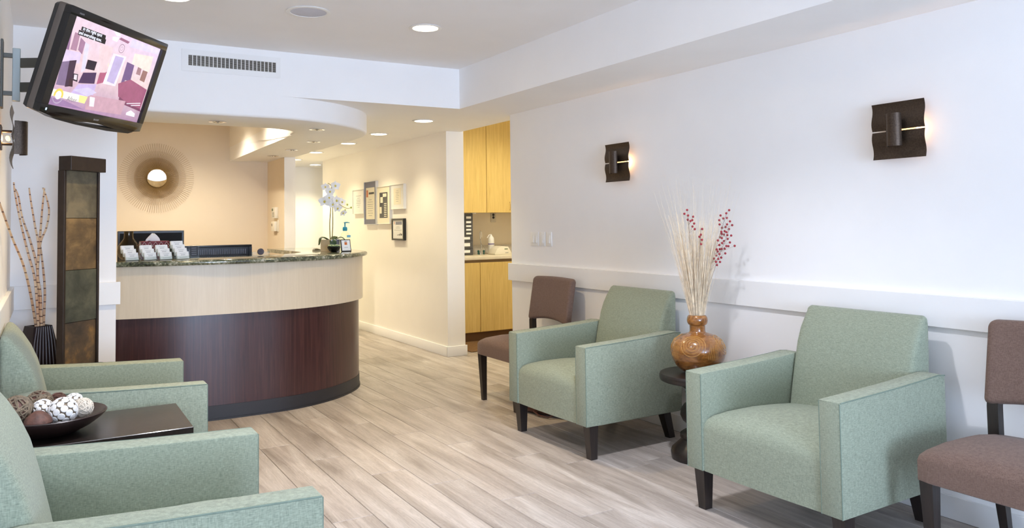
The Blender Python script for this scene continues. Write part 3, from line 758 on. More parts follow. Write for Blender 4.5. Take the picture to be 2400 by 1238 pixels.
# ================================================================== PEDESTAL TABLE, VASE, DRIED STEMS
PX, PY = 3.232, 3.350
t = thing('pedestal_table', 'dark turned pedestal table between the two right-hand armchairs', 'table', (PX, PY, 0))
MB().lathe([(0.0, 0), (0.155, 0), (0.163, 0.008), (0.166, 0.035), (0.160, 0.055), (0.135, 0.078), (0.112, 0.100), (0.106, 0.112), (0.112, 0.122), (0.110, 0.140), (0.092, 0.152), (0.066, 0.168), (0.052, 0.182)], 48).build('foot', ESPRESSO, t)
MB().lathe([(0.052, 0.180), (0.072, 0.194), (0.096, 0.216), (0.108, 0.245), (0.104, 0.278), (0.084, 0.305), (0.058, 0.322), (0.048, 0.335), (0.052, 0.350), (0.072, 0.362), (0.078, 0.374), (0.070, 0.386), (0.090, 0.402), (0.120, 0.425), (0.132, 0.442)], 48).build('column', ESPRESSO, t)
MB().lathe([(0.0, 0.440), (0.205, 0.440), (0.218, 0.446), (0.222, 0.458), (0.222, 0.474), (0.217, 0.484), (0.208, 0.487), (0.0, 0.487)], 64).build('table_top', ESPRESSO, t)
VZ = 0.487
vprof = [(0.0, 0), (0.06, 0), (0.085, 0.008), (0.118, 0.033), (0.144, 0.072), (0.155, 0.115), (0.151, 0.152), (0.132, 0.188), (0.098, 0.212), (0.062, 0.224), (0.047, 0.231), (0.044, 0.248), (0.045, 0.270), (0.052, 0.275), (0.058, 0.288), (0.059, 0.304), (0.054, 0.320), (0.046, 0.328), (0.040, 0.324), (0.037, 0.300), (0.037, 0.235)]
vase = thing('wooden_vase', 'round amber carved vase with spirals on the pedestal table', 'vase', (PX, PY, VZ))
fine = [(p.x, p.y) for p in spline([(a, b_) for a, b_ in vprof], 3)]
fine[0] = (0.0, 0.0)
MB().lathe([(max(0, a), b_) for a, b_ in fine], 56).build('vase_body', VASEW, vase, 60)
def vr(z):
    for (ra, za), (rb, zb) in zip(vprof[:11], vprof[1:11]):
        if za <= z <= zb and zb > za: return ra + (rb - ra) * (z - za) / (zb - za)
    return 0.1
def vpt(th, z): r = vr(z) + 0.0006; return Vector((r * cos(th), r * sin(th), z))
ctr = atan2(-PY, -PX)
for k in range(4):
    th0 = ctr - 0.22 + k * pi / 2
    d0 = Vector((cos(th0) * cos(0.40), sin(th0) * cos(0.40), sin(0.40))); e1 = d0.cross(Vector((0, 0, 1))).normalized(); e2 = e1.cross(d0)
    pts = []
    for i in range(150):
        a = i / 149 * 2 * pi * 4.6; rho = 0.03 + 0.46 * i / 149
        d = d0 * cos(rho) + (e1 * cos(a) + e2 * sin(a)) * sin(rho)
        lo_t, hi_t = 0.05, 0.20
        for _ in range(24):
            mid_t = (lo_t + hi_t) / 2; q = d * mid_t + Vector((0, 0, 0.112))
            if 0 < q.z < 0.224 and hypot(q.x, q.y) < vr(q.z): lo_t = mid_t
            else: hi_t = mid_t
        pts.append(d * (lo_t + 0.0006) + Vector((0, 0, 0.112)))
    MB().tube(pts, 0.0021, 5).build('carved_spiral', CARVE, vase)
    for j in range(6):
        th = th0 + 0.60 + j * 0.075
        pts = [vpt(th + 0.25 * (i / 8) ** 2, 0.095 + 0.112 * i / 8) for i in range(9)]
        MB().tube(pts, 0.0016, 5).build('carved_groove', CARVE, vase)
# dried reeds standing in the vase
view = Vector((PX, PY, 0)).normalized(); lat = Vector((view.y, -view.x, 0))
reeds = MB()
for i in range(430):
    a = random.uniform(0, 2 * pi); q = sqrt(random.random())
    bx, by = 0.026 * q * cos(a), 0.026 * q * sin(a)
    wisp = random.random() < 0.20
    hgt = random.uniform(0.60, 0.80) if wisp else random.uniform(0.36, 0.585)
    spread = (0.19 if wisp else 0.155) * q + random.uniform(-.02, .02)
    tx, ty = spread * cos(a) * hgt / 0.58, spread * sin(a) * hgt / 0.58
    pts = []
    for k in range(7):
        f = k / 6
        w = 0.006 * sin(f * 7 + i) * f
        pts.append(lat * (bx + tx * f ** 1.12 + w) + view * ((by + ty * f ** 1.12) * 0.75) + Vector((PX, PY, 0.735 + (hgt + 0.09) * f)))
    r_ = random.uniform(0.0012, 0.0019) * (0.42 if wisp else 1.0)
    reeds.tube(pts, [r_ * (1 - 0.65 * k / 6) for k in range(7)], 4, cap=False)
reeds_o = reeds.build('dried_reeds', REED, None, recalc=False)
tag(reeds_o, 'tall spray of pale dried reeds standing in the wooden vase', 'dried reeds', kind='stuff')
berry_me = MB().ball((0, 0, 0), 0.0068, 10, 7).mesh('berry')
def berry_branch(label, path, berries):
    t_ = thing('berry_branch', label, 'berry branch', (PX, PY, 0.80), 0, 'berry branches in the wooden vase')
    tw = MB(); tw.tube([lat * s_ + view * d_ + Vector((0, 0, z_ - 0.80)) for s_, d_, z_ in path], 0.0013, 5)
    for (s_, d_, z_) in berries:
        p = lat * s_ + view * d_ + Vector((0, 0, z_ - 0.80))
        best = min(path, key=lambda q_: abs(q_[2] - (z_ - 0.035)))
        tw.tube([lat * best[0] + view * best[1] + Vector((0, 0, best[2] - 0.80)), p], 0.0006, 4)
        o = link('berry', berry_me, BERRY, t_); o.location = p
    tw.build('twig', TWIG, t_)
def lerp_path(top, n=14, d=-0.05):
    return [(top[0] * (k / n) ** 1.2, d * k / n, 0.74 + (top[1] - 0.74) * k / n) for k in range(n + 1)]
px_b = [(1711, 492), (1705, 499), (1692, 504), (1698, 511), (1706, 510), (1712, 518), (1717, 527), (1689, 515), (1706, 525), (1703, 531), (1710, 536), (1690, 525), (1695, 533), (1693, 542), (1701, 541),
        (1694, 547), (1704, 543), (1699, 549), (1706, 550), (1714, 551), (1690, 555), (1694, 557), (1707, 559), (1685, 562), (1699, 564), (1694, 568), (1711, 567), (1688, 573), (1703, 575), (1708, 576), (1721, 575),
        (1682, 583), (1689, 583), (1693, 582), (1700, 582), (1684, 588), (1701, 593), (1688, 594), (1681, 598), (1692, 603), (1685, 605), (1676, 605), (1680, 612), (1689, 613), (1682, 620)]
allb = [((x - 1636) * 0.00252, random.uniform(-0.09, -0.02), 0.820 + (737 - y) * 0.00243) for x, y in px_b]
berry_branch('upright sprig of dark red berries on the right of the reeds', lerp_path((0.175, 1.40)), allb[0::2])
berry_branch('leaning sprig of dark red berries at the outer right of the reeds', lerp_path((0.185, 1.30), d=-0.07), allb[1::2])
px_l = [(1619, 490), (1613, 499), (1621, 503), (1620, 513), (1632, 506), (1630, 514), (1626, 516), (1634, 522), (1635, 535), (1630, 529)]
berry_branch('sparse sprig of red berries on the left of the reeds', lerp_path((-0.04, 1.38), d=-0.08), [((x - 1636) * 0.00252, random.uniform(-0.13, -0.08), 0.820 + (737 - y) * 0.00243) for x, y in px_l])

berry_branch('short sprig of red berries low in the middle of the reeds', lerp_path((0.03, 1.31), d=-0.10), [((x - 1636) * 0.00252, random.uniform(-0.13, -0.10), 0.820 + (737 - y) * 0.00243) for x, y in [(1651, 535), (1648, 548), (1645, 553), (1648, 570), (1650, 560)]])
# leather bag on the floor between the far armchair and the far side chair
t = thing('leather_bag', 'dark brown leather bag on the floor behind the far right armchair leg', 'bag', (3.06, 4.66, 0), 0.35)
rg = []
for i, (x, h, w) in enumerate([(-0.19, 0.03, 0.03), (-0.17, 0.075, 0.06), (-0.10, 0.105, 0.075), (0.0, 0.115, 0.08), (0.10, 0.105, 0.075), (0.17, 0.075, 0.06), (0.19, 0.03, 0.03)]):
    rg.append([Vector((w * cos(a) * 0.9, x, h * 0.5 + 0.002 + 0.5 * h * sin(a))) for a in [2 * pi * k / 16 for k in range(16)]])
MB().loft(rg).build('bag_body', BAG, t, 60)
MB().tube([Vector((-0.070 + 0.014 * 0, -0.06 + 0.018 * cos(a), 0.06 + 0.018 * sin(a))) for a in [2 * pi * k / 20 for k in range(20)]], 0.003, 6, closed=True).build('buckle_ring', CHROME, t)
MB().tube([(-0.072, 0.08, 0.03), (-0.088, 0.02, 0.012), (-0.09, -0.06, 0.010), (-0.078, -0.10, 0.03)], 0.006, 6).build('strap', BAG, t)

# ================================================================== LEFT SIDE TABLE AND BOWL
t = thing('side_table', 'square dark wood side table between the two left armchairs', 'table', (0.165, 3.445, 0))
MB().box(-0.325, 0.325, -0.235, 0.235, 0.572, 0.600, 0.002, 1).build('table_top', ESPRESSO, t)
MB().box(-0.30, 0.30, -0.21, 0.21, 0.15, 0.17, 0.002, 1).build('lower_shelf', ESPRESSO, t)
for x in (-0.30, 0.30):
    for y in (-0.21, 0.21):
        taper_leg(x, y, 0.040, 0.034, 0.572).build('leg', ESPRESSO, t)
MB().box(-0.29, 0.29, -0.222, -0.205, 0.51, 0.572).box(-0.29, 0.29, 0.205, 0.222, 0.51, 0.572).build('apron', ESPRESSO, t)
BXc, BYc = 0.022, 3.405
tag(MB().lathe([(0, 0), (0.07, 0), (0.09, 0.005), (0.135, 0.028), (0.168, 0.052), (0.184, 0.068), (0.187, 0.073), (0.184, 0.076), (0.178, 0.073), (0.16, 0.058), (0.12, 0.032), (0.08, 0.014), (0, 0.010)], 64).build('shallow_bowl', DARKPOT, None, 50),
    'wide shallow dark bowl on the left side table', 'bowl').location = (BXc, BYc, 0.600)
def wrapped_ball(name, label, c, r, core, strand, nstr, sr, seed):
    rnd = random.Random(seed)
    t_ = thing(name, label, 'decorative ball', c, 0, 'decorative balls in the bowl')
    MB().ball((0, 0, 0), r * 0.93, 20, 12).build('core', core, t_)
    s_ = MB()
    for i in range(nstr):
        ax = Vector((rnd.gauss(0, 1), rnd.gauss(0, 1), rnd.gauss(0, 1))).normalized()
        a = ax.orthogonal().normalized(); b__ = ax.cross(a); off = rnd.uniform(-0.55, 0.55)
        k = sqrt(1 - off * off)
        s_.tube([(ax * off + (a * cos(q) + b__ * sin(q)) * k) * r * rnd.uniform(0.97, 1.02) for q in [2 * pi * j / 22 for j in range(22)]], sr, 5, closed=True)
    s_.build('strands', strand, t_)
def chip_ball(label, c, r, seed):
    t_ = thing('shell_ball', label, 'decorative ball', c, 0, 'decorative balls in the bowl')
    MB().ball((0, 0, 0), r * 0.93, 20, 12).build('core', TWINE, t_)
    cm = MB().lathe([(0, -0.003), (r * 0.225, -0.002), (r * 0.265, 0.001), (r * 0.225, 0.003), (0, 0.0045)], 12).mesh('chip')
    N_ = 46
    for i in range(N_):
        z = 1 - 2 * (i + 0.5) / N_; a = i * 2.39996 + seed; k = sqrt(1 - z * z)
        d = Vector((k * cos(a), k * sin(a), z))
        o = link('chip', cm, CHIP, t_); o.location = d * r * 0.955; o.rotation_euler = d.to_track_quat('Z', 'Y').to_euler()
wrapped_ball('twine_ball', 'brown twine ball at the left of the bowl, beside the near armchair', (-0.084, 3.375, 0.705), 0.050, BARK, TWINE, 26, 0.0032, 1)
wrapped_ball('twine_ball', 'brown twine ball at the back of the bowl', (-0.016, 3.485, 0.700), 0.046, BARK, TWINE, 24, 0.0032, 2)
chip_ball('white shell-chip ball at the front centre of the bowl', (0.060, 3.345, 0.690), 0.048, 0.2)
chip_ball('white shell-chip ball tucked behind the pod in the bowl', (-0.004, 3.392, 0.694), 0.036, 1.2)
chip_ball('small white shell-chip ball at the back right of the bowl', (0.098, 3.475, 0.693), 0.032, 2.2)
wrapped_ball('rattan_ball', 'pale rattan ball at the right of the bowl', (0.125, 3.400, 0.682), 0.036, TWINE2, TWINE2, 26, 0.0020, 3)
t = thing('seed_pod', 'brown cone-shaped seed pod at the front of the bowl', 'decorative ball', (-0.018, 3.300, 0.652), 0, 'decorative balls in the bowl')
MB().lathe([(0, 0), (0.034, 0.004), (0.046, 0.016), (0.042, 0.030), (0.028, 0.046), (0.012, 0.056), (0, 0.058)], 20).build('pod_body', BARK, t, 60)
wrapped_ball('twine_ball', 'dark brown ball half hidden at the rear centre of the bowl', (0.046, 3.530, 0.694), 0.030, BARK, BARK, 12, 0.0025, 4)

# ================================================================== RECEPTION COUNTER
PANEL = spline([(0.33, 5.948), (0.42, 5.915), (0.74, 5.837), (1.065, 5.809), (1.304, 5.807), (1.616, 5.832), (1.938, 5.968), (2.199, 6.20), (2.342, 6.452), (2.398, 6.75), (2.408, 7.2), (2.41, 8.0)], 5)
def shell(outer, thick, z0, z1):
    inner = offset(outer, thick)
    return MB().prism([(p.x, p.y) for p in outer] + [(p.x, p.y) for p in inner[::-1]], z0, z1)
# spline runs left -> right, offset(+) is to the left of travel = towards the inside
counter = thing('reception_counter', 'curved reception counter with pale upper and dark lower panels', 'counter', (0, 0, 0))
shell(PANEL, 0.10, 0.742, 1.095).build('upper_panel', MAPLE, counter, 40)
DARK = offset(PANEL, 0.035)
shell(DARK, 0.07, 0.10, 0.745).build('lower_panel', MAHOG, counter, 40)
kick = shell(offset(PANEL, 0.031), 0.06, 0.0, 0.102)
kick.build('kick_base', VINYL, counter, 40)
shell(offset(PANEL, 0.024), 0.05, 0.0, 0.012).build('kick_toe', VINYL, counter, 40)
# granite top
GO = spline([(0.404, 5.862), (0.732, 5.782), (1.046, 5.735), (1.287, 5.735), (1.604, 5.775), (1.915, 5.895), (2.165, 6.109), (2.352, 6.378), (2.452, 6.70), (2.468, 7.2), (2.47, 8.02)], 6)
GI = offset(GO, 0.56)
GI = [Vector((max(p.x, 0.404), p.y)) for p in GI]
secs = []
for a, b_ in zip(GO, GI):
    d = (b_ - a).normalized(); th = 0.036; r_ = 0.018
    pr_ = [(r_ - r_ * sin(q), 1.095 + r_ - r_ * cos(q)) for q in [pi * k / 8 for k in range(9)]]
    ring_ = [Vector((a.x + d.x * s_, a.y + d.y * s_, z)) for s_, z in pr_] + [Vector((b_.x, b_.y, 1.131)), Vector((b_.x, b_.y, 1.095))]
    secs.append(ring_)
tag(MB().loft(secs).build('granite_countertop', GRAN, None, 50), 'polished green-grey granite top on the reception counter', 'countertop')
ZG = 1.131
# work surface behind the counter
t = thing('work_desk', 'low work desk behind the reception counter', 'desk', (0.95, 6.95, 0))
MB().box(-0.5, 0.75, -0.42, 0.65, 0.72, 0.75).build('desk_top', MAPLE, t)
for x in (-0.45, 0.70):
    MB().box(x - 0.02, x + 0.02, -0.38, 0.60, 0, 0.72).build('desk_side', MAPLE, t)

# ---- monitors and office chair
t = thing('monitor', 'black wide monitor facing out behind the glass vase', 'monitor', (0.782, 7.42, 0.75), 0)
MB().box(-0.262, 0.262, -0.02, 0.02, 0.24, 0.582, 0.004, 1).build('housing', BLACKPL, t)
MB().box(-0.245, 0.245, -0.0215, -0.019, 0.262, 0.562).build('screen', mat('dark_screen', S(16, 18, 22), 0.6, spec=0.2), t)
MB().box(-0.03, 0.03, 0.0, 0.03, 0.02, 0.30).build('neck', BLACKPL, t)
MB().box(-0.12, 0.12, -0.09, 0.09, 0.0, 0.02, 0.004, 1).build('foot', BLACKPL, t)
t = thing('monitor', 'black monitor seen from behind with slotted back panel', 'monitor', (1.20, 6.76, 0.75), 0.03)
fr = MB().box(-0.285, 0.285, -0.008, 0.03, 0.44, 0.458, 0.004, 2).box(-0.285, 0.285, -0.008, 0.03, 0.10, 0.118).box(-0.285, -0.262, -0.008, 0.03, 0.118, 0.44).box(0.262, 0.285, -0.008, 0.03, 0.118, 0.44)
fr.build('housing', BLACKPL, t)
MB().box(-0.262, 0.262, 0.012, 0.028, 0.118, 0.44).build('back_panel', BLACKPL, t)
ribm = MB().box(-0.003, 0.003, 0.004, 0.014, 0.382, 0.424).mesh('slot_rib')
for i in range(34):
    o = link('slot_rib', ribm, mat('rib_grey', S(112, 114, 124), 0.35), t); o.location = (-0.235 + i * 0.0142, 0, 0)
MB().box(-0.04, 0.04, -0.02, 0.012, 0.02, 0.25).build('neck', BLACKPL, t)
MB().box(-0.13, 0.13, -0.12, 0.08, 0.0, 0.02, 0.004, 1).build('foot', BLACKPL, t)
t = thing('office_chair', 'black office chair with arched back behind the counter', 'chair', (0.92, 7.98, 0), 0.1)
def arch(w, z0, z1, y, th):
    pts = [(-w, z0)] + [(-w * cos(pi * k / 16), z1 - 0.10 + 0.10 * sin(pi * k / 16)) for k in range(17)] + [(w, z0)]
    return MB().prism(pts, y - th, y + th, 'y', bev=0.008)
arch(0.225, 0.62, 1.215, 0, 0.028).build('backrest', BLACKPL, t)
ah = [Vector((-0.225 * cos(pi * k / 16), 0, 1.115 + 0.10 * sin(pi * k / 16) + 0.004)) for k in range(17)]
MB().tube(ah, 0.008, 6).build('back_piping', mat('chair_piping', S(96, 84, 62), 0.5), t)
MB().box(-0.25, 0.25, -0.50, 0.0, 0.44, 0.52, 0.03, 3).build('seat', BLACKPL, t)
MB().tube([(0, -0.25, 0.10), (0, -0.25, 0.44)], 0.03, 12).build('column', BLACKPL, t)
for k in range(5):
    a = 2 * pi * k / 5
    MB().tube([(0, -0.25, 0.10), (0.28 * cos(a), -0.25 + 0.28 * sin(a), 0.05)], [0.025, 0.018], 8).ball((0.28 * cos(a), -0.25 + 0.28 * sin(a), 0.028), 0.028, 10, 6).build('leg', BLACKPL, t)

# ---- things standing on the granite
tag(MB().lathe([(0, 0), (0.045, 0), (0.066, 0.02), (0.075, 0.06), (0.070, 0.098), (0.048, 0.130), (0.034, 0.150), (0.031, 0.18), (0.033, 0.202), (0.029, 0.202), (0.027, 0.18), (0.030, 0.152), (0.044, 0.128), (0.066, 0.097), (0.071, 0.06), (0.062, 0.022), (0.04, 0.006), (0, 0.006)], 40).build('glass_vase', AMBERG, None, 60),
    'smoky amber glass vase on the granite beside the tissue box', 'vase').location = (0.515, 6.30, ZG)
t = thing('tissue_box', 'maroon tissue box with white lattice pattern and a raised tissue', 'tissue box', (0.692, 6.37, ZG), 0.05)
MB().box(-0.095, 0.095, -0.058, 0.058, 0, 0.128, 0.003, 1).build('carton', MAROON, t)
lat_m = MB()
for z in (0.035, 0.093):
    for i in range(5):
        cx = -0.076 + i * 0.038
        lat_m.tube([(cx, -0.0585, z + 0.029), (cx + 0.019, -0.0585, z), (cx, -0.0585, z - 0.029), (cx - 0.019, -0.0585, z)], 0.0016, 4, closed=True)
    for i in range(3):
        cy_ = -0.038 + i * 0.038
        lat_m.tube([(-0.0955, cy_, z + 0.029), (-0.0955, cy_ + 0.019, z), (-0.0955, cy_, z - 0.029), (-0.0955, cy_ - 0.019, z)], 0.0016, 4, closed=True)
lat_m.build('lattice_print', PAPER, t)
rg = []
for z, w, d in ((0.126, 0.045, 0.004), (0.145, 0.040, 0.012), (0.165, 0.026, 0.010), (0.180, 0.012, 0.004)):
    rg.append([Vector((w * cos(a) * (1 + .25 * sin(3 * a)) - 0.01, d * sin(a), z + 0.006 * sin(2 * a))) for a in [2 * pi * k / 18 for k in range(18)]])
MB().loft(rg).build('tissue', PAPER, t, 60)

# business card holders (tiered clear acrylic) and the card stacks in them
def card_holder(x, y, tiers, rz, label, ordinal, wide=0.098):
    t_ = thing('card_holder', label, 'card holder', (x, y, ZG), rz, 'clear card holders on the counter')
    hw = wide / 2
    for k in range(tiers):
        zz = 0.004 + k * 0.025; yy = -0.045 + k * 0.028
        MB().box(-hw, hw, yy - 0.0035, yy - 0.0015, zz, zz + 0.022).build('front_lip', ACRYL, t_)
    MB().box(-hw, hw, -0.05, -0.05 + 0.028 * tiers + 0.012, 0, 0.003).build('base_plate', ACRYL, t_)
    sp_ = [(-0.05, 0.0), (-0.05, 0.024), (-0.05 + 0.028 * tiers, 0.024 + 0.023 * tiers), (-0.05 + 0.028 * tiers + 0.010, 0.0)]
    for s_ in (-1, 1):
        MB().prism([(p[0], p[1]) for p in sp_], s_ * (hw - 0.0) , s_ * (hw + 0.002), 'x').build('side_panel', ACRYL, t_)
    M0 = Matrix.Translation((x, y, ZG)) @ Matrix.Rotation(rz, 4, 'Z')
    names = ['front', 'second', 'third', 'rear']
    for k in range(tiers):
        zz = 0.005 + k * 0.025; yy = -0.045 + k * 0.028
        st = thing('business_card_stack', 'stack of white business cards in the %s tier of the %s card holder' % (names[k] if k < tiers - 1 else 'rear', ordinal), 'cards', tuple(M0 @ Vector((0, yy, zz))), rz, 'business card stacks')
        Mt = Matrix.Rotation(radians(-14), 4, 'X')
        MB().box(-hw + 0.004, hw - 0.004, 0, 0.014, 0, 0.052, M=Mt).build('cards', PAPER, st)
        pr_ = MB()
        for (zz2, w2) in ((0.039, 0.022), (0.030, 0.016), (0.026, 0.016), (0.010, 0.028)):
            pr_.box(-w2, w2, -0.0004, 0, zz2, zz2 + 0.0014, M=Mt)
        pr_.build('print', INK, st)
card_holder(0.497, 6.04, 3, 0.42, 'clear acrylic card holder at the left end of the counter', 'leftmost')
card_holder(0.612, 6.02, 3, 0.40, 'clear acrylic card holder second from the left', 'second', 0.092)
card_holder(0.712, 6.01, 3, 0.38, 'clear acrylic card holder third from the left', 'third', 0.092)
card_holder(0.822, 6.00, 4, 0.36, 'taller four-tier acrylic card holder at the right of the row', 'tall', 0.096)
t = thing('sign_holder', 'small clear stand holding a dark printed card, right of the card holders', 'sign holder', (0.915, 6.00, ZG), 0.10)
Mt = Matrix.Rotation(radians(-6), 4, 'X')
MB().box(-0.034, 0.034, 0.0, 0.003, 0.004, 0.098, M=Mt).build('back_sheet', ACRYL, t)
MB().box(-0.034, 0.034, -0.008, -0.005, 0.004, 0.022, M=Mt).box(-0.036, 0.036, -0.014, 0.03, 0, 0.004).build('stand', ACRYL, t)
MB().box(-0.027, 0.027, -0.0035, -0.001, 0.010, 0.092, M=Mt).build('card', BLACKPL, t)
pr_ = MB()
for z in (0.075, 0.060, 0.045, 0.030): pr_.box(-0.018, 0.016, -0.0042, -0.0036, z, z + 0.005, M=Mt)
pr_.build('print', INK, t)
t = thing('tape_dispenser', 'small clear tray with a dark round disc on the granite', 'tape dispenser', (1.43, 6.21, ZG), 0)
MB().box(-0.065, 0.065, -0.02, 0.02, 0, 0.004).box(-0.065, -0.062, -0.02, 0.02, 0.004, 0.030).box(0.062, 0.065, -0.02, 0.02, 0.004, 0.030).box(-0.065, 0.065, 0.017, 0.02, 0.004, 0.030).build('tray', ACRYL, t)
MB().lathe([(0, -0.008), (0.024, -0.008), (0.026, 0), (0.024, 0.008), (0, 0.008)], 28, M=Matrix.Translation((0, 0, 0.031)) @ Matrix.Rotation(pi / 2, 4, 'X')).build('disc', mat('dark_red_brown_disc', S(60, 34, 30), 0.4), t)
t = thing('computer_mouse', 'small dark smooth stone-like paperweight on the granite, left of the orchid', 'paperweight', (2.09, 6.93, ZG), 0.3)
rg = []
for x, h, w in ((-0.045, 0.006, 0.010), (-0.03, 0.022, 0.022), (-0.005, 0.024, 0.024), (0.03, 0.014, 0.016), (0.055, 0.004, 0.006)):
    rg.append([Vector((x, w * cos(a), 0.5 * h + 0.5 * h * sin(a) + 0.001)) for a in [2 * pi * k / 14 for k in range(14)]])
MB().loft(rg).build('stone', mat('grey_green_stone', S(96, 90, 70), 0.4, var=0.2, vscale=60), t, 60)
t.name = 'paperweight'

# orchid
OX, OY = 2.125, 6.66
t = thing('orchid_pot', 'square silver and tan pot holding the white orchid', 'flower pot', (OX, OY, ZG), 0.62)
for (x0, x1, y0, y1, m_, nm) in ((-0.058, 0.058, -0.060, -0.056, POTGREY, 'pot_face'), (-0.060, -0.056, -0.056, 0.058, POTTAN, 'pot_face'), (0.056, 0.060, -0.056, 0.058, POTGREY, 'pot_face'), (-0.056, 0.056, 0.056, 0.060, POTTAN, 'pot_face')):
    MB().box(x0, x1, y0, y1, 0, 0.105, 0.001, 1).build(nm, m_, t)
MB().box(-0.056, 0.056, -0.056, 0.056, 0.0, 0.092).build('soil', mat('moss', S(70, 66, 44), 0.9, bump=0.6, bscale=80), t)
orch = thing('orchid', 'white orchid with two tall stems and drooping flower sprays', 'orchid', (OX, OY, ZG + 0.09))
stA = spline([(0.0, 0, 0.0), (-0.004, 0, 0.15), (0.006, 0, 0.30), (0.008, 0, 0.41), (0.012, 0.0, 0.48), (-0.02, 0, 0.505)], 5)
stB = spline([(0.02, 0.01, 0.0), (0.026, 0.01, 0.16), (0.026, 0.01, 0.29), (0.036, 0.005, 0.345), (0.09, 0, 0.315), (0.15, 0, 0.285), (0.192, 0, 0.292)], 5)
MB().tube(stA, [0.0045 - 0.002 * i / len(stA) for i in range(len(stA))], 8).build('stem', STEMG, orch)
MB().tube(stB, [0.0045 - 0.003 * i / len(stB) for i in range(len(stB))], 8).build('stem', STEMG, orch)
def petal(L_, W_, a, tilt):
    vs = []; fs = []
    for i in range(6):
        f = i / 5; w = W_ * sin(pi * min(0.96, 0.12 + f * 0.86)) * 0.5
        for k in (-1, 0, 1):
            vs.append(Vector((f * L_, k * w, tilt * f * f * L_ + (0.004 if k == 0 else 0))))
    M_ = Matrix.Rotation(a, 4, 'Z'); vs = [M_ @ v for v in vs]
    n0 = len(vs); vs += [v - Vector((0, 0, 0.0012)) for v in vs[:n0]]
    for i in range(5):
        for k in range(2):
            q = [i * 3 + k, (i + 1) * 3 + k, (i + 1) * 3 + k + 1, i * 3 + k + 1]
            fs.append(q); fs.append([n0 + j for j in q[::-1]])
    return vs, fs
fl = MB()
for a, L_, W_ in ((radians(90), 0.040, 0.030), (radians(18), 0.044, 0.048), (radians(162), 0.044, 0.048), (radians(225), 0.040, 0.028), (radians(315), 0.040, 0.028)):
    fl.raw(*petal(L_, W_, a, 0.25))
flm = fl.mesh('flower', 60, recalc=False)
cen = MB().ball((0, 0, 0.006), 0.008, 10, 8, (1, 1.2, 1)).mesh('flower_centre')
for (x, y, z, s_, dx, dz) in [(-0.045, -0.015, 0.470, 0.9, -0.6, 0.0), (0.038, -0.02, 0.480, 1.1, 0.2, 0.1), (-0.01, -0.03, 0.430, 1.0, -0.3, -0.2), (-0.055, -0.02, 0.345, 1.25, -0.5, -0.3), (-0.02, -0.03, 0.375, 1.0, 0.1, 0),
                              (0.045, -0.03, 0.350, 1.15, 0.3, 0.1), (0.012, -0.03, 0.318, 1.0, 0, -0.2), (0.098, -0.02, 0.338, 1.0, 0.5, 0.2), (0.055, -0.03, 0.285, 1.0, 0.2, -0.4), (0.108, -0.02, 0.245, 0.85, 0.4, -0.6)]:
    fo_ = link('flower', flm, PETAL, orch); fo_.location = (x, y, z); fo_.scale = (s_, s_, s_)
    fo_.rotation_euler = Vector((dx, -1, dz)).to_track_quat('Z', 'Y').to_euler()
    co = link('flower_centre', cen, PETALC, fo_)
for (x, z) in ((0.155, 0.318), (0.19, 0.292), (0.135, 0.27)):
    MB().ball((x, 0, z), 0.008, 10, 8, (1, 1, 1.2)).build('bud', mat('green_bud', S(176, 182, 90), 0.5), orch)
def leaf(parent, pts, w, m_):
    vs = []; fs = []; pts = spline(pts, 5); n_ = len(pts)
    for i, p in enumerate(pts):
        f = i / (n_ - 1); ww = w * sin(pi * (0.10 + 0.88 * f)) ** 0.7
        t_ = (pts[min(i + 1, n_ - 1)] - pts[max(i - 1, 0)]).normalized(); sd = Vector((-t_.y, t_.x, 0))
        sd = sd.normalized() if sd.length > 0.05 else Vector((0.6, -0.8, 0)); up = sd.cross(t_)
        for k, h in ((-1, 0.006), (0, 0), (1, 0.006)): vs.append(p + sd * ww * k + up * h)
        for k, h in ((1, 0.003), (0, -0.003), (-1, 0.003)): vs.append(p + sd * ww * k + up * h)
    for i in range(n_ - 1):
        for k in range(6):
            k2 = (k + 1) % 6; fs.append([i * 6 + k, i * 6 + k2, (i + 1) * 6 + k2, (i + 1) * 6 + k])
    MB().raw(vs, fs).build('leaf', m_, parent, 60)
leaf(orch, [(-0.01, -0.02, 0.01), (-0.06, -0.03, 0.035), (-0.10, -0.035, 0.03), (-0.115, -0.038, -0.03)], 0.026, GREENLEAF)
leaf(orch, [(0.03, -0.02, 0.01), (0.08, -0.03, 0.035), (0.115, -0.04, 0.015), (0.125, -0.045, -0.035)], 0.030, GREENLEAF)
leaf(orch, [(0.0, -0.04, 0.015), (0.0, -0.075, 0.01), (0.0, -0.088, -0.03), (0.0, -0.09, -0.055)], 0.030, GREENLEAF)
leaf(orch, [(0.02, 0.03, 0.01), (0.06, 0.08, 0.04), (0.08, 0.12, 0.03), (0.085, 0.14, -0.01)], 0.026, GREENLEAF)
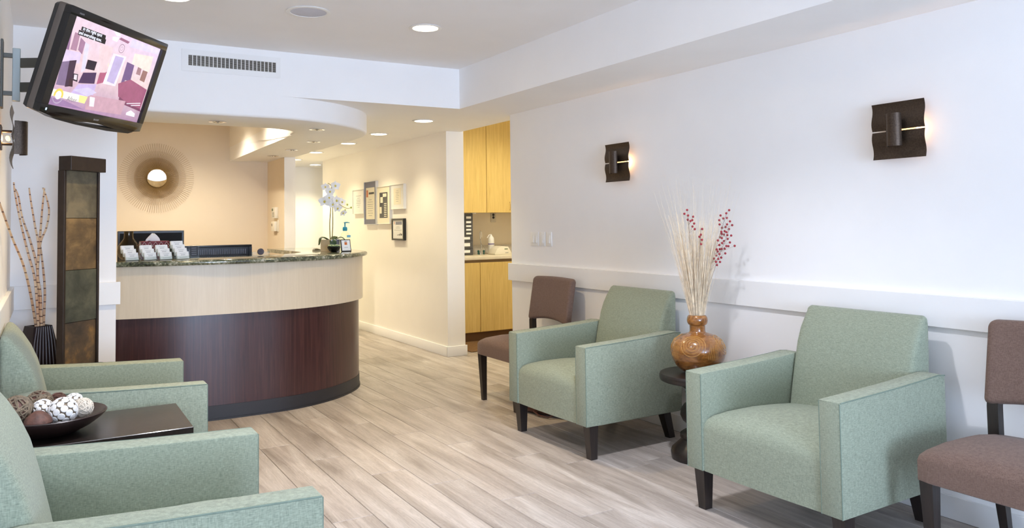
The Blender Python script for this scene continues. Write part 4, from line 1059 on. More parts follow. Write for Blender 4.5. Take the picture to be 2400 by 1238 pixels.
# succulent
tag(MB().lathe([(0, 0), (0.022, 0), (0.040, 0.012), (0.054, 0.034), (0.056, 0.046), (0.052, 0.046), (0.046, 0.034), (0.02, 0.02), (0, 0.02)], 32).build('succulent_bowl', GLOSSBLK, None, 60), 'small round black bowl in front of the orchid pot', 'bowl').location = (2.105, 6.50, ZG)
suc = thing('succulent', 'pale green rosette succulent in the small black bowl', 'succulent', (2.105, 6.50, ZG + 0.036))
lv = []
for i in range(30):
    rr = 0.012 + 0.048 * (i / 29); a = i * 2.39996; el_ = 0.9 - 0.75 * i / 29
    L_ = rr * 1.15; w_ = 0.008 + 0.006 * i / 29
    d = Vector((cos(a) * cos(el_), sin(a) * cos(el_), sin(el_)))
    rg = []
    for f, k in ((0, .4), (.35, .9), (.7, 1), (.92, .6), (1, .08)):
        c_ = d * L_ * f + Vector((0, 0, 0.006)); sd = Vector((-sin(a), cos(a), 0)); up = d.cross(sd)
        rg.append([c_ + sd * w_ * k * cos(q) + up * w_ * 0.35 * k * sin(q) for q in [2 * pi * j / 8 for j in range(8)]])
    MB().loft(rg).build('leaf', SUCC, suc, 60)
# little framed sign on its easel back
t = thing('desk_sign', 'small black framed sign with an orange logo on the counter end', 'sign', (2.212, 6.485, ZG), 0.10)
Mt = Matrix.Rotation(radians(-14), 4, 'X')
MB().box(-0.045, 0.045, 0, 0.010, 0.0, 0.108, 0.001, 1, M=Mt).build('frame', BLACKPL, t)
MB().box(-0.0385, 0.0385, -0.0008, 0.0, 0.010, 0.101, M=Mt).build('card', PAPER, t)
MB().box(-0.012, 0.012, -0.0014, -0.0009, 0.060, 0.083, M=Mt).build('orange_logo', ORANGE, t)
pr_ = MB()
for i in range(6): pr_.box(-0.016 + i * 0.0055, -0.0125 + i * 0.0055, -0.0014, -0.0009, 0.036, 0.040, M=Mt)
pr_.build('print', INK, t)
MB().box(-0.010, 0.010, 0.030, 0.034, 0.0, 0.085, M=Matrix.Translation((0, 0.008, 0)) @ Matrix.Rotation(radians(12), 4, 'X')).build('easel_leg', BLACKPL, t)
# hand sanitiser
t = thing('hand_sanitizer', 'clear hand sanitizer pump bottle with teal pump behind the orchid', 'pump bottle', (2.305, 6.80, ZG), 0)
MB().lathe([(0, 0), (0.040, 0), (0.043, 0.005), (0.043, 0.12), (0.036, 0.150), (0.018, 0.168), (0.014, 0.178), (0, 0.178)], 32).build('bottle', CLEARG, t, 50)
MB().box(0.004, 0.036, -0.046, -0.040, 0.118, 0.138).build('label_blue', mat('light_blue_label', S(120, 184, 206), 0.5), t)
MB().lathe([(0, 0.176), (0.019, 0.176), (0.021, 0.182), (0.021, 0.204), (0.016, 0.212), (0.006, 0.214), (0.006, 0.245), (0.010, 0.246), (0.010, 0.254), (0, 0.254)], 24).build('pump', TEAL, t)
MB().tube([(0, 0, 0.250), (0.02, -0.002, 0.252), (0.042, -0.004, 0.248)], [0.006, 0.005, 0.003], 8).build('spout', TEAL, t)

# ================================================================== TELEVISION
tv_n = Vector((0.776, -0.542, -0.322)).normalized(); tv_r = Vector((0.576, 0.818, 0.013)); tv_r = (tv_r - tv_n * tv_r.dot(tv_n)).normalized(); tv_u = tv_n.cross(tv_r)
tv = thing('television', 'flat television showing a living room, tilted down on a wall arm', 'television')
M = Matrix.Identity(4)
for i, a in enumerate((tv_r, -tv_n, tv_u)): M[0][i], M[1][i], M[2][i] = a
M.translation = Vector((0.245, 4.083, 2.082)); tv.matrix_world = M
TVM = M.copy()
bez_in = [(-0.349, -0.197), (0.349, -0.197), (0.349, 0.197), (-0.349, 0.197)]
low_edge = [(-0.390, -0.232), (-0.30, -0.246), (-0.15, -0.250), (-0.06, -0.242), (0.03, -0.240), (0.15, -0.250), (0.30, -0.250), (0.380, -0.240)]
outl = low_edge + [(0.384, 0.225), (0.376, 0.234), (-0.384, 0.234), (-0.392, 0.225)]
b_ = MB()
b_.prism([(-0.392, 0.197), (0.384, 0.197), (0.384, 0.228), (0.378, 0.234), (-0.386, 0.234), (-0.392, 0.228)], -0.012, 0.020, 'y', bev=0.002)
b_.box(-0.392, -0.349, -0.012, 0.020, -0.197, 0.197).box(0.349, 0.384, -0.012, 0.020, -0.197, 0.197)
b_.prism(low_edge + [(0.384, -0.197), (-0.392, -0.197)], -0.012, 0.020, 'y', bev=0.002)
b_.build('bezel', GLOSSBLK, tv)
MB().prism([(x * 1.004, z * 1.004) for x, z in outl], 0.020, 0.050, 'y', bev=0.004).build('side_band', TVSIDE, tv)
rg = []
for y, k in ((0.050, 1.0), (0.075, 0.97), (0.100, 0.85), (0.112, 0.60)):
    rg.append([Vector((x * k, y, z * k)) for x, z in outl])
MB().loft(rg).build('rear_shell', BLACKPL, tv)
MB().prism([(-0.30, -0.247), (-0.10, -0.253), (0.10, -0.253), (0.34, -0.250), (0.30, -0.262), (0.12, -0.268), (-0.12, -0.264), (-0.26, -0.256)], 0.0, 0.05, 'y').build('speaker_lip', BLACKPL, tv)
TVPOLY = [
    ((150, 112, 150), [(-0.3628, 0.1397), (-0.3346, 0.1594), (-0.312, 0.0498), (-0.3493, 0.0493)]),
    ((168, 128, 152), [(-0.3088, 0.13), (-0.274, 0.1306), (-0.2643, 0.055), (-0.3048, 0.0539)]),
    ((214, 196, 226), [(-0.355, 0.0455), (-0.2286, 0.0548), (-0.2208, 0.0064), (-0.3376, -0.0066)]),
    ((214, 208, 252), [(-0.2245, 0.103), (-0.1941, 0.0993), (-0.1696, -0.0154), (-0.1908, -0.0301)]),
    ((160, 120, 150), [(-0.2636, 0.1175), (-0.2245, 0.103), (-0.2215, 0.0484), (-0.256, 0.062)]),
    ((126, 106, 138), [(-0.3331, -0.0082), (-0.2458, 0.0171), (-0.2461, -0.1031), (-0.323, -0.1083)]),
    ((62, 38, 62), [(-0.2871, 0.0062), (-0.2437, 0.0176), (-0.2281, -0.1), (-0.2649, -0.1088)]),
    ((70, 44, 84), [(-0.1759, -0.0273), (-0.0865, -0.0106), (-0.0772, -0.0626), (-0.1872, -0.0783)]),
    ((34, 20, 40), [(-0.1739, 0.0344), (-0.1066, 0.0373), (-0.1066, -0.0046), (-0.1717, -0.0078)]),
    ((44, 28, 44), [(-0.2399, -0.0418), (-0.2056, -0.0408), (-0.1955, -0.0744), (-0.2297, -0.0725)]),
    ((225, 215, 225), [(-0.2303, -0.0453), (-0.21, -0.0447), (-0.2037, -0.0674), (-0.2248, -0.0664)]),
    ((60, 36, 44), [(-0.2537, -0.0679), (-0.2282, -0.0675), (-0.216, -0.1006), (-0.2418, -0.1023)]),
    ((196, 176, 222), [(-0.1848, -0.0832), (-0.0619, -0.0622), (-0.0605, -0.1159), (-0.2251, -0.1468)]),
    ((150, 118, 160), [(-0.344, -0.1652), (-0.2468, -0.1659), (-0.0916, -0.189), (-0.35, -0.199)]),
    ((172, 92, 122), [(-0.0644, -0.0065), (-0.0101, 0.0081), (0.0052, -0.0384), (-0.0619, -0.0622)]),
    ((250, 232, 190), [(-0.0483, 0.0473), (-0.0223, 0.0487), (-0.0184, 0.0327), (-0.0445, 0.0315)]),
    ((226, 200, 206), [(-0.1301, 0.1217), (-0.0254, 0.1231), (-0.0243, 0.001), (-0.0802, -0.0094)]),
    ((232, 222, 240), [(-0.0122, 0.0981), (0.0901, 0.1026), (0.0792, -0.0484), (-0.0195, -0.051)]),
    ((186, 172, 212), [(0.0079, 0.0912), (0.0756, 0.0939), (0.0634, -0.0396), (0.0038, -0.0358)]),
    ((112, 86, 132), [(0.1097, 0.0807), (0.1733, 0.0759), (0.1868, -0.0391), (0.1139, -0.0339)]),
    ((205, 185, 190), [(0.1377, -0.0066), (0.1764, -0.0056), (0.1775, -0.0348), (0.1388, -0.0354)]),
    ((156, 88, 118), [(0.0937, -0.0316), (0.181, 0.004), (0.3426, -0.0225), (0.3378, -0.1272), (0.2037, -0.1102), (0.1263, -0.0926)]),
    ((120, 64, 96), [(0.1351, -0.0912), (0.2037, -0.1102), (0.3378, -0.1272), (0.3537, -0.1403), (0.1406, -0.1194)]),
    ((160, 122, 130), [(0.2082, 0.0858), (0.239, 0.0859), (0.2461, 0.0365), (0.2079, 0.0372)]),
    ((146, 108, 104), [(0.2562, 0.0664), (0.3005, 0.0664), (0.2987, 0.0097), (0.2545, 0.014)]),
    ((236, 218, 210), [(0.1455, 0.1316), (0.3074, 0.1478), (0.3126, 0.0638), (0.1492, 0.0799)]),
    ((216, 206, 250), [(0.0924, 0.1921), (0.345, 0.1924), (0.3426, 0.1661), (0.0913, 0.1534)]),
    ((196, 156, 172), [(-0.1062, -0.1176), (0.1962, -0.1054), (0.1925, -0.1766), (-0.0861, -0.1866)]),
    ((206, 196, 226), [(-0.2101, -0.1128), (-0.1097, -0.0856), (-0.043, -0.0993), (-0.0973, -0.1271)]),
    ((236, 224, 236), [(-0.0817, -0.1247), (-0.0433, -0.1243), (-0.0305, -0.1667), (-0.0638, -0.1687)]),
    ((248, 244, 250), [(-0.0574, 0.1701), (-0.0084, 0.1771), (-0.0142, 0.1535), (-0.0512, 0.155)]),
    ((244, 240, 250), [(-0.0608, 0.1952), (-0.0109, 0.1989), (-0.0034, 0.185), (-0.0274, 0.1783)]),
    ((152, 102, 130), [(0.0039, 0.18), (0.079, 0.1758), (0.0703, 0.1636), (-0.0058, 0.1688)]),
    ((244, 240, 224), [(-0.3563, -0.1277), (-0.0952, -0.1279), (-0.1034, -0.1618), (-0.3546, -0.1577)]),
    ((240, 232, 150), [(-0.154, -0.1294), (-0.0952, -0.1279), (-0.1034, -0.1618), (-0.1468, -0.1605)]),
    ((235, 225, 240), [(0.2079, -0.1143), (0.3233, -0.0957), (0.3245, -0.0998), (0.21, -0.1181)]),
    ((235, 225, 240), [(0.2483, -0.1186), (0.3257, -0.1057), (0.3273, -0.1103), (0.2504, -0.1225)]),
    ((240, 230, 245), [(0.262, -0.1436), (0.3047, -0.156), (0.3093, -0.1736), (0.232, -0.1715), (0.2306, -0.1598)]),
    ((12, 8, 14), [(-0.2811, 0.1641), (-0.1071, 0.1639), (-0.1035, 0.1451), (-0.2803, 0.1467)]),
    ((12, 8, 14), [(-0.2931, 0.1456), (-0.0965, 0.1467), (-0.0952, 0.1241), (-0.2906, 0.1246)]),
]
# picture: flat coloured shapes lying on the panel, one mesh with a colour attribute
vs = []; fs = []; cols = []
def add_poly(pts, cs, layer):
    o_ = len(vs)
    for (x, z) in pts: vs.append((min(0.349, max(-0.349, x)), 0.002 - 0.00006 * layer, min(0.197, max(-0.197, z))))
    fs.append([o_ + i for i in range(len(pts))]); cols.extend([S(*c) for c in (cs if isinstance(cs, list) else [cs] * len(pts))])
GX = 8
for i in range(GX):
    xa, xb = -0.349 + 0.698 * i / GX, -0.349 + 0.698 * (i + 1) / GX
    def cc(x, v):
        f = (x + 0.349) / 0.698
        top = Vector((226 - 6 * f, 202 - 4 * f, 216 + 14 * f)); mid = Vector((226, 196 + 8 * f, 204)); bot_ = Vector((176 - 10 * f, 140 - 8 * f, 176 - 14 * f))
        return tuple(top if v == 2 else (mid if v == 1 else bot_))
    add_poly([(xa, -0.197), (xb, -0.197), (xb, 0.0), (xa, 0.0)], [cc(xa, 0), cc(xb, 0), cc(xb, 1), cc(xa, 1)], 0)
    add_poly([(xa, 0.0), (xb, 0.0), (xb, 0.197), (xa, 0.197)], [cc(xa, 1), cc(xb, 1), cc(xb, 2), cc(xa, 2)], 0)
for i, (c, pts) in enumerate(TVPOLY): add_poly(pts, c, 1 + i)
LY = len(TVPOLY) + 2
def ringpoly(cx, cz, ro, ri, c, layer, a0=0, a1=2 * pi, n_=20, sx=1.0):
    for k in range(n_):
        a, b__ = a0 + (a1 - a0) * k / n_, a0 + (a1 - a0) * (k + 1) / n_
        add_poly([(cx + ro * sx * cos(a), cz + ro * sin(a)), (cx + ro * sx * cos(b__), cz + ro * sin(b__)), (cx + ri * sx * cos(b__), cz + ri * sin(b__)), (cx + ri * sx * cos(a), cz + ri * sin(a))], c, layer)
ringpoly(0.0345, 0.1318, 0.022, 0.019, (150, 120, 140), LY)
ringpoly(0.0345, 0.1318, 0.010, 0.0085, (150, 120, 140), LY)
ringpoly(-0.290, -0.150, 0.030, 0.019, (236, 206, 90), LY, -0.3, pi + 0.3)
ringpoly(-0.290, -0.150, 0.019, 0.0, (248, 246, 236), LY)
ringpoly(-0.290, -0.152, 0.036, 0.031, (176, 160, 184), LY, pi + 0.2, 2 * pi - 0.2)
me = bpy.data.meshes.new('screen_picture'); me.from_pydata(vs, [], fs)
ca = me.color_attributes.new('Col', 'FLOAT_COLOR', 'POINT')
for i, c in enumerate(cols): ca.data[i].color = c
me.materials.append(TVPIC)
link('screen_picture', me, None, tv)
TXT = mat('caption_white', S(235, 235, 245), 0.5, var=0, emit=(0.85, 0.87, 1, 1), estr=0.9)
GREYT = mat('banner_lettering', S(120, 110, 120), 0.5, var=0, emit=(0.2, 0.17, 0.2, 1), estr=0.6)
LOGO = mat('silver_lettering', S(196, 196, 200), 0.4, metal=0.4)
def tvtext(s_, x, z, size, m_, y=-0.002, sx=1.0):
    text(s_, size, m_, tv, Matrix.Translation((x, y, z)) @ Matrix.Rotation(pi / 2, 4, 'X'), depth=0.0001, sx=sx)
tvtext('in the right spot', -0.272, 0.1505, 0.0215, TXT, 0.0022 - 0.0042, 0.98)
tvtext('and everything now,', -0.290, 0.1290, 0.0215, TXT, 0.0022 - 0.0042, 0.92)
tvtext('After', -0.232, -0.166, 0.032, GREYT, 0.0022 - 0.0042)
tvtext('SHARP', -0.022, -0.2275, 0.0115, LOGO, -0.0124, 1.15)
tvtext('AQUOS', -0.338, 0.2105, 0.0085, LOGO, -0.0124, 1.1)
MB().box(-0.358, -0.350, -0.0126, -0.012, -0.222, -0.212).build('power_light', mat('blue_led', S(150, 200, 255), 0.4, emit=(0.5, 0.75, 1, 1), estr=1.5), tv)

# wall arm that carries it
t = thing('tv_wall_mount', 'grey metal wall bracket with two arms holding the television', 'wall mount', (XL, 4.35, 2.09))
MB().box(0.0, 0.010, -0.04, 0.04, -0.16, 0.16, 0.002, 1).box(0.010, 0.046, -0.010, 0.010, -0.10, -0.08).box(0.010, 0.046, -0.010, 0.010, 0.08, 0.10).build('wall_plate', GREYARM, t)
MB().box(0.046, 0.078, -0.016, 0.016, -0.125, 0.125, 0.002, 1).build('channel', STEEL, t)
tvb = Vector((0.245, 4.083, 2.082)) - tv_n * 0.118 - Vector((XL, 4.35, 2.09))
for z in (-0.058, 0.058):
    a = Vector((0.075, 0.0, z)); e = Vector((tvb.x - 0.02, tvb.y + 0.05, z)); d = (e - a)
    ang = atan2(d.y, d.x)
    MB().box(0, d.length, -0.012, 0.012, -0.022, 0.022, 0.002, 1, M=Matrix.Translation(a) @ Matrix.Rotation(ang, 4, 'Z')).build('arm', GREYARM, t)
MB().box(-0.11, 0.11, -0.006, 0.028, -0.10, 0.10, M=Matrix.Translation(tvb) @ TVM.to_3x3().to_4x4()).build('tv_plate', GREYARM, t)
MB().tube(spline([(0.13, -0.02, 0.08), (0.16, -0.03, 0.0), (0.14, -0.02, -0.06), (0.17, -0.03, -0.12)], 5), 0.006, 6).build('cable', BLACKPL, t)

# ================================================================== WALL SCONCES
def sconce(label, loc, rz):
    """local: wall plane at x=0, room towards +x"""
    t_ = thing('wall_sconce', label, 'wall lamp', loc, rz, 'bronze wall sconces')
    W_, Hh = 0.133, 0.132
    for s_ in (-1, 1):
        R = []
        for i in range(13):
            f = i / 12; z = s_ * (0.0032 + Hh * f); d = 0.050 + 0.006 * sin(f * 2 * pi)
            sk = 0.006 * f
            R.append([Vector((d, -W_ , z)), Vector((d, W_, z)), Vector((d + 0.003, W_, z)), Vector((d + 0.003, -W_, z))])
        MB().loft(R).build('plate', DARKMETAL, t_, 60)
    # half-rolled shade in front: flange and cylinder
    R = []
    prof = [(0.060, -0.046), (0.078, -0.044)] + [(0.078 + 0.034 * sin(a) , 0.0 - 0.036 * cos(a)) for a in [pi * k / 14 for k in range(15)]]
    outer = [Vector((x, y, 0)) for x, y in prof]
    vs_ = []; n_ = len(prof)
    for z in (-0.078, 0.078):
        for k, off in ((0, 0), (1, 0.0028)):
            for i, (x, y) in enumerate(prof):
                cx, cy_ = 0.078, 0.0
                v = Vector((x - cx, y - cy_)); L_ = v.length or 1
                vs_.append(Vector((x - v.x / L_ * off, y - v.y / L_ * off, z)))
    fs_ = []
    for i in range(n_ - 1):
        a, b__, c, d = 0, n_, 2 * n_, 3 * n_
        fs_ += [[a + i, a + i + 1, c + i + 1, c + i], [b__ + i, d + i, d + i + 1, b__ + i + 1], [a + i, b__ + i, b__ + i + 1, a + i + 1], [c + i, c + i + 1, d + i + 1, d + i]]
    MB().raw(vs_, fs_).build('shade', DARKMETAL, t_, 50)
    MB().box(0.0, 0.010, -0.055, 0.055, -0.055, 0.055, 0.002, 1).build('back_plate', DARKMETAL, t_)
    MB().tube([(0.008, 0, -0.03), (0.055, 0, -0.03)], 0.006, 8).tube([(0.008, 0, 0.03), (0.055, 0, 0.03)], 0.006, 8).build('stem', DARKMETAL, t_)
    MB().tube([(0.032, -0.01, 0.0), (0.032, 0.075, 0.0)], 0.009, 10).build('bulb', SCONCEGLOW, t_)
    for y in (0.0, 0.055):
        l = bpy.data.lights.new('lamp_light', 'POINT'); l.energy = W_SCONCE; l.color = (1.0, 0.58, 0.26); l.shadow_soft_size = 0.012
        o = bpy.data.objects.new('lamp_light', l); o.location = (0.020, y, 0.0); COL.objects.link(o); o.parent = t_
    return t_
sconce('bronze wavy-plate sconce on the right wall above the far armchair', (XR, 4.365, 1.778), pi)
sconce('bronze wavy-plate sconce on the right wall above the nearest armchair', (XR, 2.235, 1.777), pi)
sconce('bronze wavy-plate sconce cut by the left edge below the television', (XL, 4.30, 1.785), 0)

# ================================================================== SWITCHES
def switch(y0, y1, n_, label):
    t_ = thing('light_switch', label, 'light switch', (XR, (y0 + y1) / 2, 1.222), pi, 'light switches')
    h = (y1 - y0) / 2
    MB().box(0, 0.007, -h, h, -0.058, 0.058, 0.002, 2).build('plate', WHITEPL, t_)
    for k in range(n_):
        c = 0 if n_ == 1 else (-0.023 + 0.046 * k)
        MB().prism([(0.006, -0.033), (0.013, -0.030), (0.008, 0.033), (0.006, 0.033)], c - 0.0155, c + 0.0155, 'y').build('rocker', WHITEPL, t_)
switch(5.478, 5.604, 2, 'white double rocker switch nearest the lab nook')
switch(5.383, 5.463, 1, 'white single rocker switch in the middle of three')
switch(5.285, 5.365, 1, 'white single rocker switch nearest the far armchair')

# ================================================================== SUNBURST MIRROR
t = thing('sunburst_mirror', 'round sunburst mirror of thin brass rods on the tan wall', 'mirror', (1.092, YB, 1.929))
MB().lathe([(0, 0.0), (0.098, 0.0), (0.106, 0.006), (0.106, 0.012), (0.100, 0.014), (0, 0.014)], 48, M=Matrix.Translation((0, -0.028, 0)) @ Matrix.Rotation(pi / 2, 4, 'X')).build('rim', BRASSROD, t)
MB().lathe([(0.099, 0.0), (0.08, 0.0004), (0.05, 0.0008), (0.0, 0.0011)], 48, M=Matrix.Translation((0, -0.0425, 0)) @ Matrix.Rotation(pi / 2 + radians(2.2), 4, 'X')).build('mirror_disc', MIRROR, t, 60)
MB().lathe([(0, 0), (0.05, 0), (0.05, 0.028), (0, 0.028)], 24, M=Matrix.Rotation(pi / 2, 4, 'X')).build('hub', BRASSROD, t)
for L_, nr, yy, r_ in ((0.402, 100, -0.022, 0.0017), (0.315, 100, -0.018, 0.0015), (0.238, 100, -0.014, 0.0020)):
    rm = MB().tube([(0.04, 0, 0), (L_, 0, 0)], [r_, r_ * 0.8], 5).mesh('ray')
    for i in range(nr):
        o = link('ray', rm, BRASSROD, t); o.location = (0, yy, 0); o.rotation_euler = (0, 2 * pi * (i + (0 if L_ > .4 else .5 if L_ > .3 else .25)) / nr, 0)

# ================================================================== CERTIFICATES ON THE HALL WALL
def certificate(label, y0, y1, z0, z1, fm, fw, board, inset, paper, deco, depth=0.036):
    X_ = 3.54
    t_ = thing('framed_certificate', label, 'framed certificate', (X_, (y0 + y1) / 2, (z0 + z1) / 2), 0, 'framed certificates')
    a, b__ = (y1 - y0) / 2, (z1 - z0) / 2
    for (p0, p1, q0, q1) in ((-a, a, -b__, -b__ + fw), (-a, a, b__ - fw, b__), (-a, -a + fw, -b__ + fw, b__ - fw), (a - fw, a, -b__ + fw, b__ - fw)):
        MB().box(-depth, 0, p0, p1, q0, q1, 0.001, 1).build('frame_bar', fm, t_)
    MB().box(-depth + 0.010, -0.002, -a + fw, a - fw, -b__ + fw, b__ - fw).build('mat_board', board, t_)
    iy, iz0, iz1 = inset
    MB().box(-depth + 0.0088, -depth + 0.0095, -iy, iy, iz0, iz1).build('paper', paper, t_)
    for (m_, rects) in deco:
        d = MB()
        for (p0, p1, q0, q1) in rects: d.box(-depth + 0.0078, -depth + 0.0086, p0, p1, q0, q1)
        d.build('print', m_, t_)
    MB().box(-depth + 0.003, -depth + 0.005, -a + fw, a - fw, -b__ + fw, b__ - fw).build('glass', PANE, t_)
def lines(w, zs, h=0.004): return [(-w * k, w * k, z, z + h) for z, k in zs]
certificate('thin-framed white diploma, leftmost of the hallway certificates', 9.605, 10.03, 1.502, 1.820, PALEFRAME, 0.006, PAPER, (0.165, -0.13, 0.13), PAPER,
            [(INK, lines(0.09, [(0.075, 1), (0.045, .6), (0.02, .9), (0.0, .8), (-0.02, .9), (-0.045, .7), (-0.07, .4)]))])
certificate('tall blue-grey matted certificate with a rust seal, highest in the group', 9.178, 9.592, 1.360, 1.906, SILVER, 0.006, BLUEGREY, (0.150, -0.205, 0.195), CREAMPAPER,
            [(ORANGE, [(0.075, 0.135, 0.075, 0.165)]), (INK, lines(0.10, [(0.04, .5), (0.01, .9), (-0.02, 1), (-0.045, .9), (-0.07, 1), (-0.10, .8), (-0.13, .9), (-0.16, .6)])), (INKDARK, [(-0.13, 0.05, 0.11, 0.135)])])
certificate('cream certificate with a dark patterned picture, between the tall one and the small gold one', 8.722, 9.150, 1.366, 1.822, PALEFRAME, 0.006, CREAMPAPER, (0.130, -0.155, 0.155), INKDARK,
            [(CREAMPAPER, [(-0.10, 0.02, 0.10, 0.14), (0.02, 0.10, 0.03, 0.10), (0.06, 0.12, -0.10, -0.02)] + [(-0.10, -0.02, -0.14 + 0.022 * k, -0.131 + 0.022 * k) for k in range(8)])])
certificate('small square cream award, topmost right of the hallway certificates', 8.302, 8.700, 1.536, 1.826, PALEFRAME, 0.006, PAPER, (0.110, -0.09, 0.10), CREAMPAPER,
            [(INK, lines(0.05, [(0.07, .6), (0.05, .9), (0.03, .7), (0.01, 1), (-0.01, .8), (-0.03, .9), (-0.055, .7)], 0.003))])
certificate('small black-framed certificate hanging below the others', 8.310, 8.662, 1.174, 1.427, BLACKPL, 0.020, PAPER, (0.140, -0.100, 0.100), PAPER,
            [(BLUEGREY, [(-0.12, 0.07, 0.055, 0.09)]), (INK, lines(0.09, [(0.03, .5), (0.015, .7), (-0.01, 1.2)], 0.003)), (INKDARK, [(-0.12, -0.09, -0.07, -0.05), (-0.08, -0.06, -0.07, -0.045), (-0.05, -0.02, -0.07, -0.055), (0.0, 0.02, -0.07, -0.06)]), (ORANGE, [(0.10, 0.115, 0.06, 0.09)])])

# ================================================================== CONTROLS ON THE WALL END
t = thing('alarm_keypad', 'cream wall keypad with a green display on the wall end, upper of two', 'keypad', (2.352, 9.42, 1.515))
MB().box(-0.038, 0, -0.085, 0.085, -0.065, 0.065, 0.003, 2).build('case', CREAMPL, t)
MB().box(-0.0388, -0.038, 0.005, 0.070, 0.022, 0.050).build('display', LCD, t)
for i in range(4):
    for j in range(3):
        MB().box(-0.0395, -0.038, -0.045 + j * 0.032, -0.025 + j * 0.032, -0.048 + i * 0.015, -0.040 + i * 0.015).build('key', mat('key_grey', S(150, 144, 128), 0.6), t)
t = thing('thermostat', 'cream thermostat box on the wall end, below the keypad', 'thermostat', (2.352, 9.43, 1.352))
MB().box(-0.040, 0, -0.075, 0.085, -0.055, 0.060, 0.003, 2).build('case', CREAMPL, t)
MB().box(-0.0408, -0.040, 0.020, 0.070, 0.005, 0.035).build('display', mat('lcd_brown', S(150, 132, 110), 0.4), t)
MB().box(-0.010, 0, -0.125, -0.085, -0.060, 0.075, 0.002, 1).build('side_plate', CREAMPL, t)

# ================================================================== SLATE FOUNTAIN AND CANES
t = thing('slate_fountain', 'tall narrow fountain of stacked slate tiles in a dark metal frame', 'fountain', (0.1198, 5.10, 0), radians(45))
MB().box(0.0, 0.265, 0.0, 0.088, 1.694, 1.776, 0.002, 1).build('header', FOUNT, t)
MB().box(-0.004, 0.012, 0.042, 0.088, 0.06, 1.694, 0.001, 1).build('side_post', FOUNT, t)
MB().box(0.250, 0.264, 0.042, 0.088, 0.06, 1.694, 0.001, 1).build('side_post', FOUNT, t)
MB().box(0.012, 0.250, 0.074, 0.087, 0.06, 1.694).build('back_panel', FOUNT, t)
for i, (za, zb, mi, w) in enumerate([(1.422, 1.694, 0, 0), (1.121, 1.419, 1, .002), (0.821, 1.118, 2, -.002), (0.521, 0.818, 3, .001), (0.221, 0.518, 0, 0)]):
    tl = MB(); rs = random.Random(i)
    nx, nz_ = 7, 9; vs_ = []; fs_ = []
    for a in range(nx + 1):
        for c in range(nz_ + 1):
            e = 0 if a in (0, nx) or c in (0, nz_) else rs.uniform(-0.004, 0.002)
            vs_.append(Vector((0.013 + 0.236 * a / nx, 0.052 + w + e, za + (zb - za) * c / nz_)))
    for a in range(nx):
        for c in range(nz_): fs_.append([a * (nz_ + 1) + c, (a + 1) * (nz_ + 1) + c, (a + 1) * (nz_ + 1) + c + 1, a * (nz_ + 1) + c + 1])
    tl.raw(vs_, fs_)
    tl.box(0.013, 0.249, 0.053 + w, 0.074, za, zb)
    tl.build('slate_tile', SLATES[mi], t, 25)
MB().box(-0.03, 0.29, -0.04, 0.12, 0.0, 0.07, 0.004, 1).build('basin', FOUNT, t)
tag(MB().lathe([(0, 0), (0.042, 0), (0.045, 0.01), (0.034, 0.30), (0.032, 0.55), (0.034, 0.592), (0.031, 0.598), (0.026, 0.59), (0.025, 0.40), (0, 0.40)], 28).build('slim_floor_vase', GLOSSBLK, None, 50), 'slim dark floor vase whose rim shows beside the slate fountain', 'vase').location = (0.258, 5.03, 0)
# floor pot with canes
t = thing('floor_pot', 'dark ribbed floor pot holding banded canes in the left corner', 'floor vase', (-0.034, 5.43, 0), radians(28))
R = []
for z, h in ((0, 0.090), (0.01, 0.094), (0.35, 0.094), (0.55, 0.086), (0.70, 0.068), (0.79, 0.052)):
    R.append([Vector((-h, -h, z)), Vector((h, -h, z)), Vector((h, h, z)), Vector((-h, h, z))])
for z, h in ((0.79, 0.044), (0.60, 0.044)):
    R.append([Vector((-h, -h, z)), Vector((h, -h, z)), Vector((h, h, z)), Vector((-h, h, z))])
MB().loft(R).build('pot_body', DARKPOT, t)
for i in range(8):
    x = -0.042 + i * 0.012
    MB().tube([(x * 1.0 + 0.006, -0.053, 0.785), (x * 1.35, -0.069, 0.70), (x * 1.7 - 0.006, -0.087, 0.55), (x * 1.8 - 0.01, -0.095, 0.35)], 0.0035, 6).build('ridge', RIDGE, t)
CANES = [('leaning far out to the left', [(-0.045, 0.78, 5.42), (-0.072, 0.985, 5.25), (-0.104, 1.165, 5.0), (-0.145, 1.31, 4.7), (-0.172, 1.433, 4.35), (-0.184, 1.49, 4.18)]),
         ('second from the left with the tallest tip', [(-0.034, 0.78, 5.42), (-0.053, 1.052, 5.41), (-0.092, 1.228, 5.40), (-0.129, 1.404, 5.38), (-0.157, 1.566, 5.36), (-0.164, 1.633, 5.36)]),
         ('third from the left, close beside the tallest', [(-0.030, 0.78, 5.44), (-0.041, 1.101, 5.44), (-0.077, 1.278, 5.43), (-0.121, 1.428, 5.42), (-0.142, 1.553, 5.42), (-0.160, 1.600, 5.42)]),
         ('in the middle of the bunch', [(-0.023, 0.78, 5.43), (-0.041, 1.051, 5.43), (-0.038, 1.252, 5.44), (-0.057, 1.378, 5.44), (-0.080, 1.529, 5.44), (-0.089, 1.604, 5.44)]),
         ('rising straight at the right', [(-0.028, 0.78, 5.46), (-0.041, 1.076, 5.46), (-0.032, 1.277, 5.45), (-0.023, 1.453, 5.44), (-0.015, 1.554, 5.44), (-0.011, 1.605, 5.44)]),
         ('bowing outward at the far right', [(-0.017, 0.78, 5.40), (-0.025, 0.975, 5.40), (-0.041, 1.101, 5.41), (-0.028, 1.276, 5.42), (0.0, 1.364, 5.42), (0.014, 1.465, 5.42), (-0.002, 1.554, 5.42), (-0.020, 1.605, 5.42)]),
         ('short one at the right of the pot', [(-0.008, 0.78, 5.45), (-0.003, 0.974, 5.45), (-0.011, 1.10, 5.46), (-0.025, 1.226, 5.47), (-0.034, 1.302, 5.47), (-0.025, 1.402, 5.47)])]
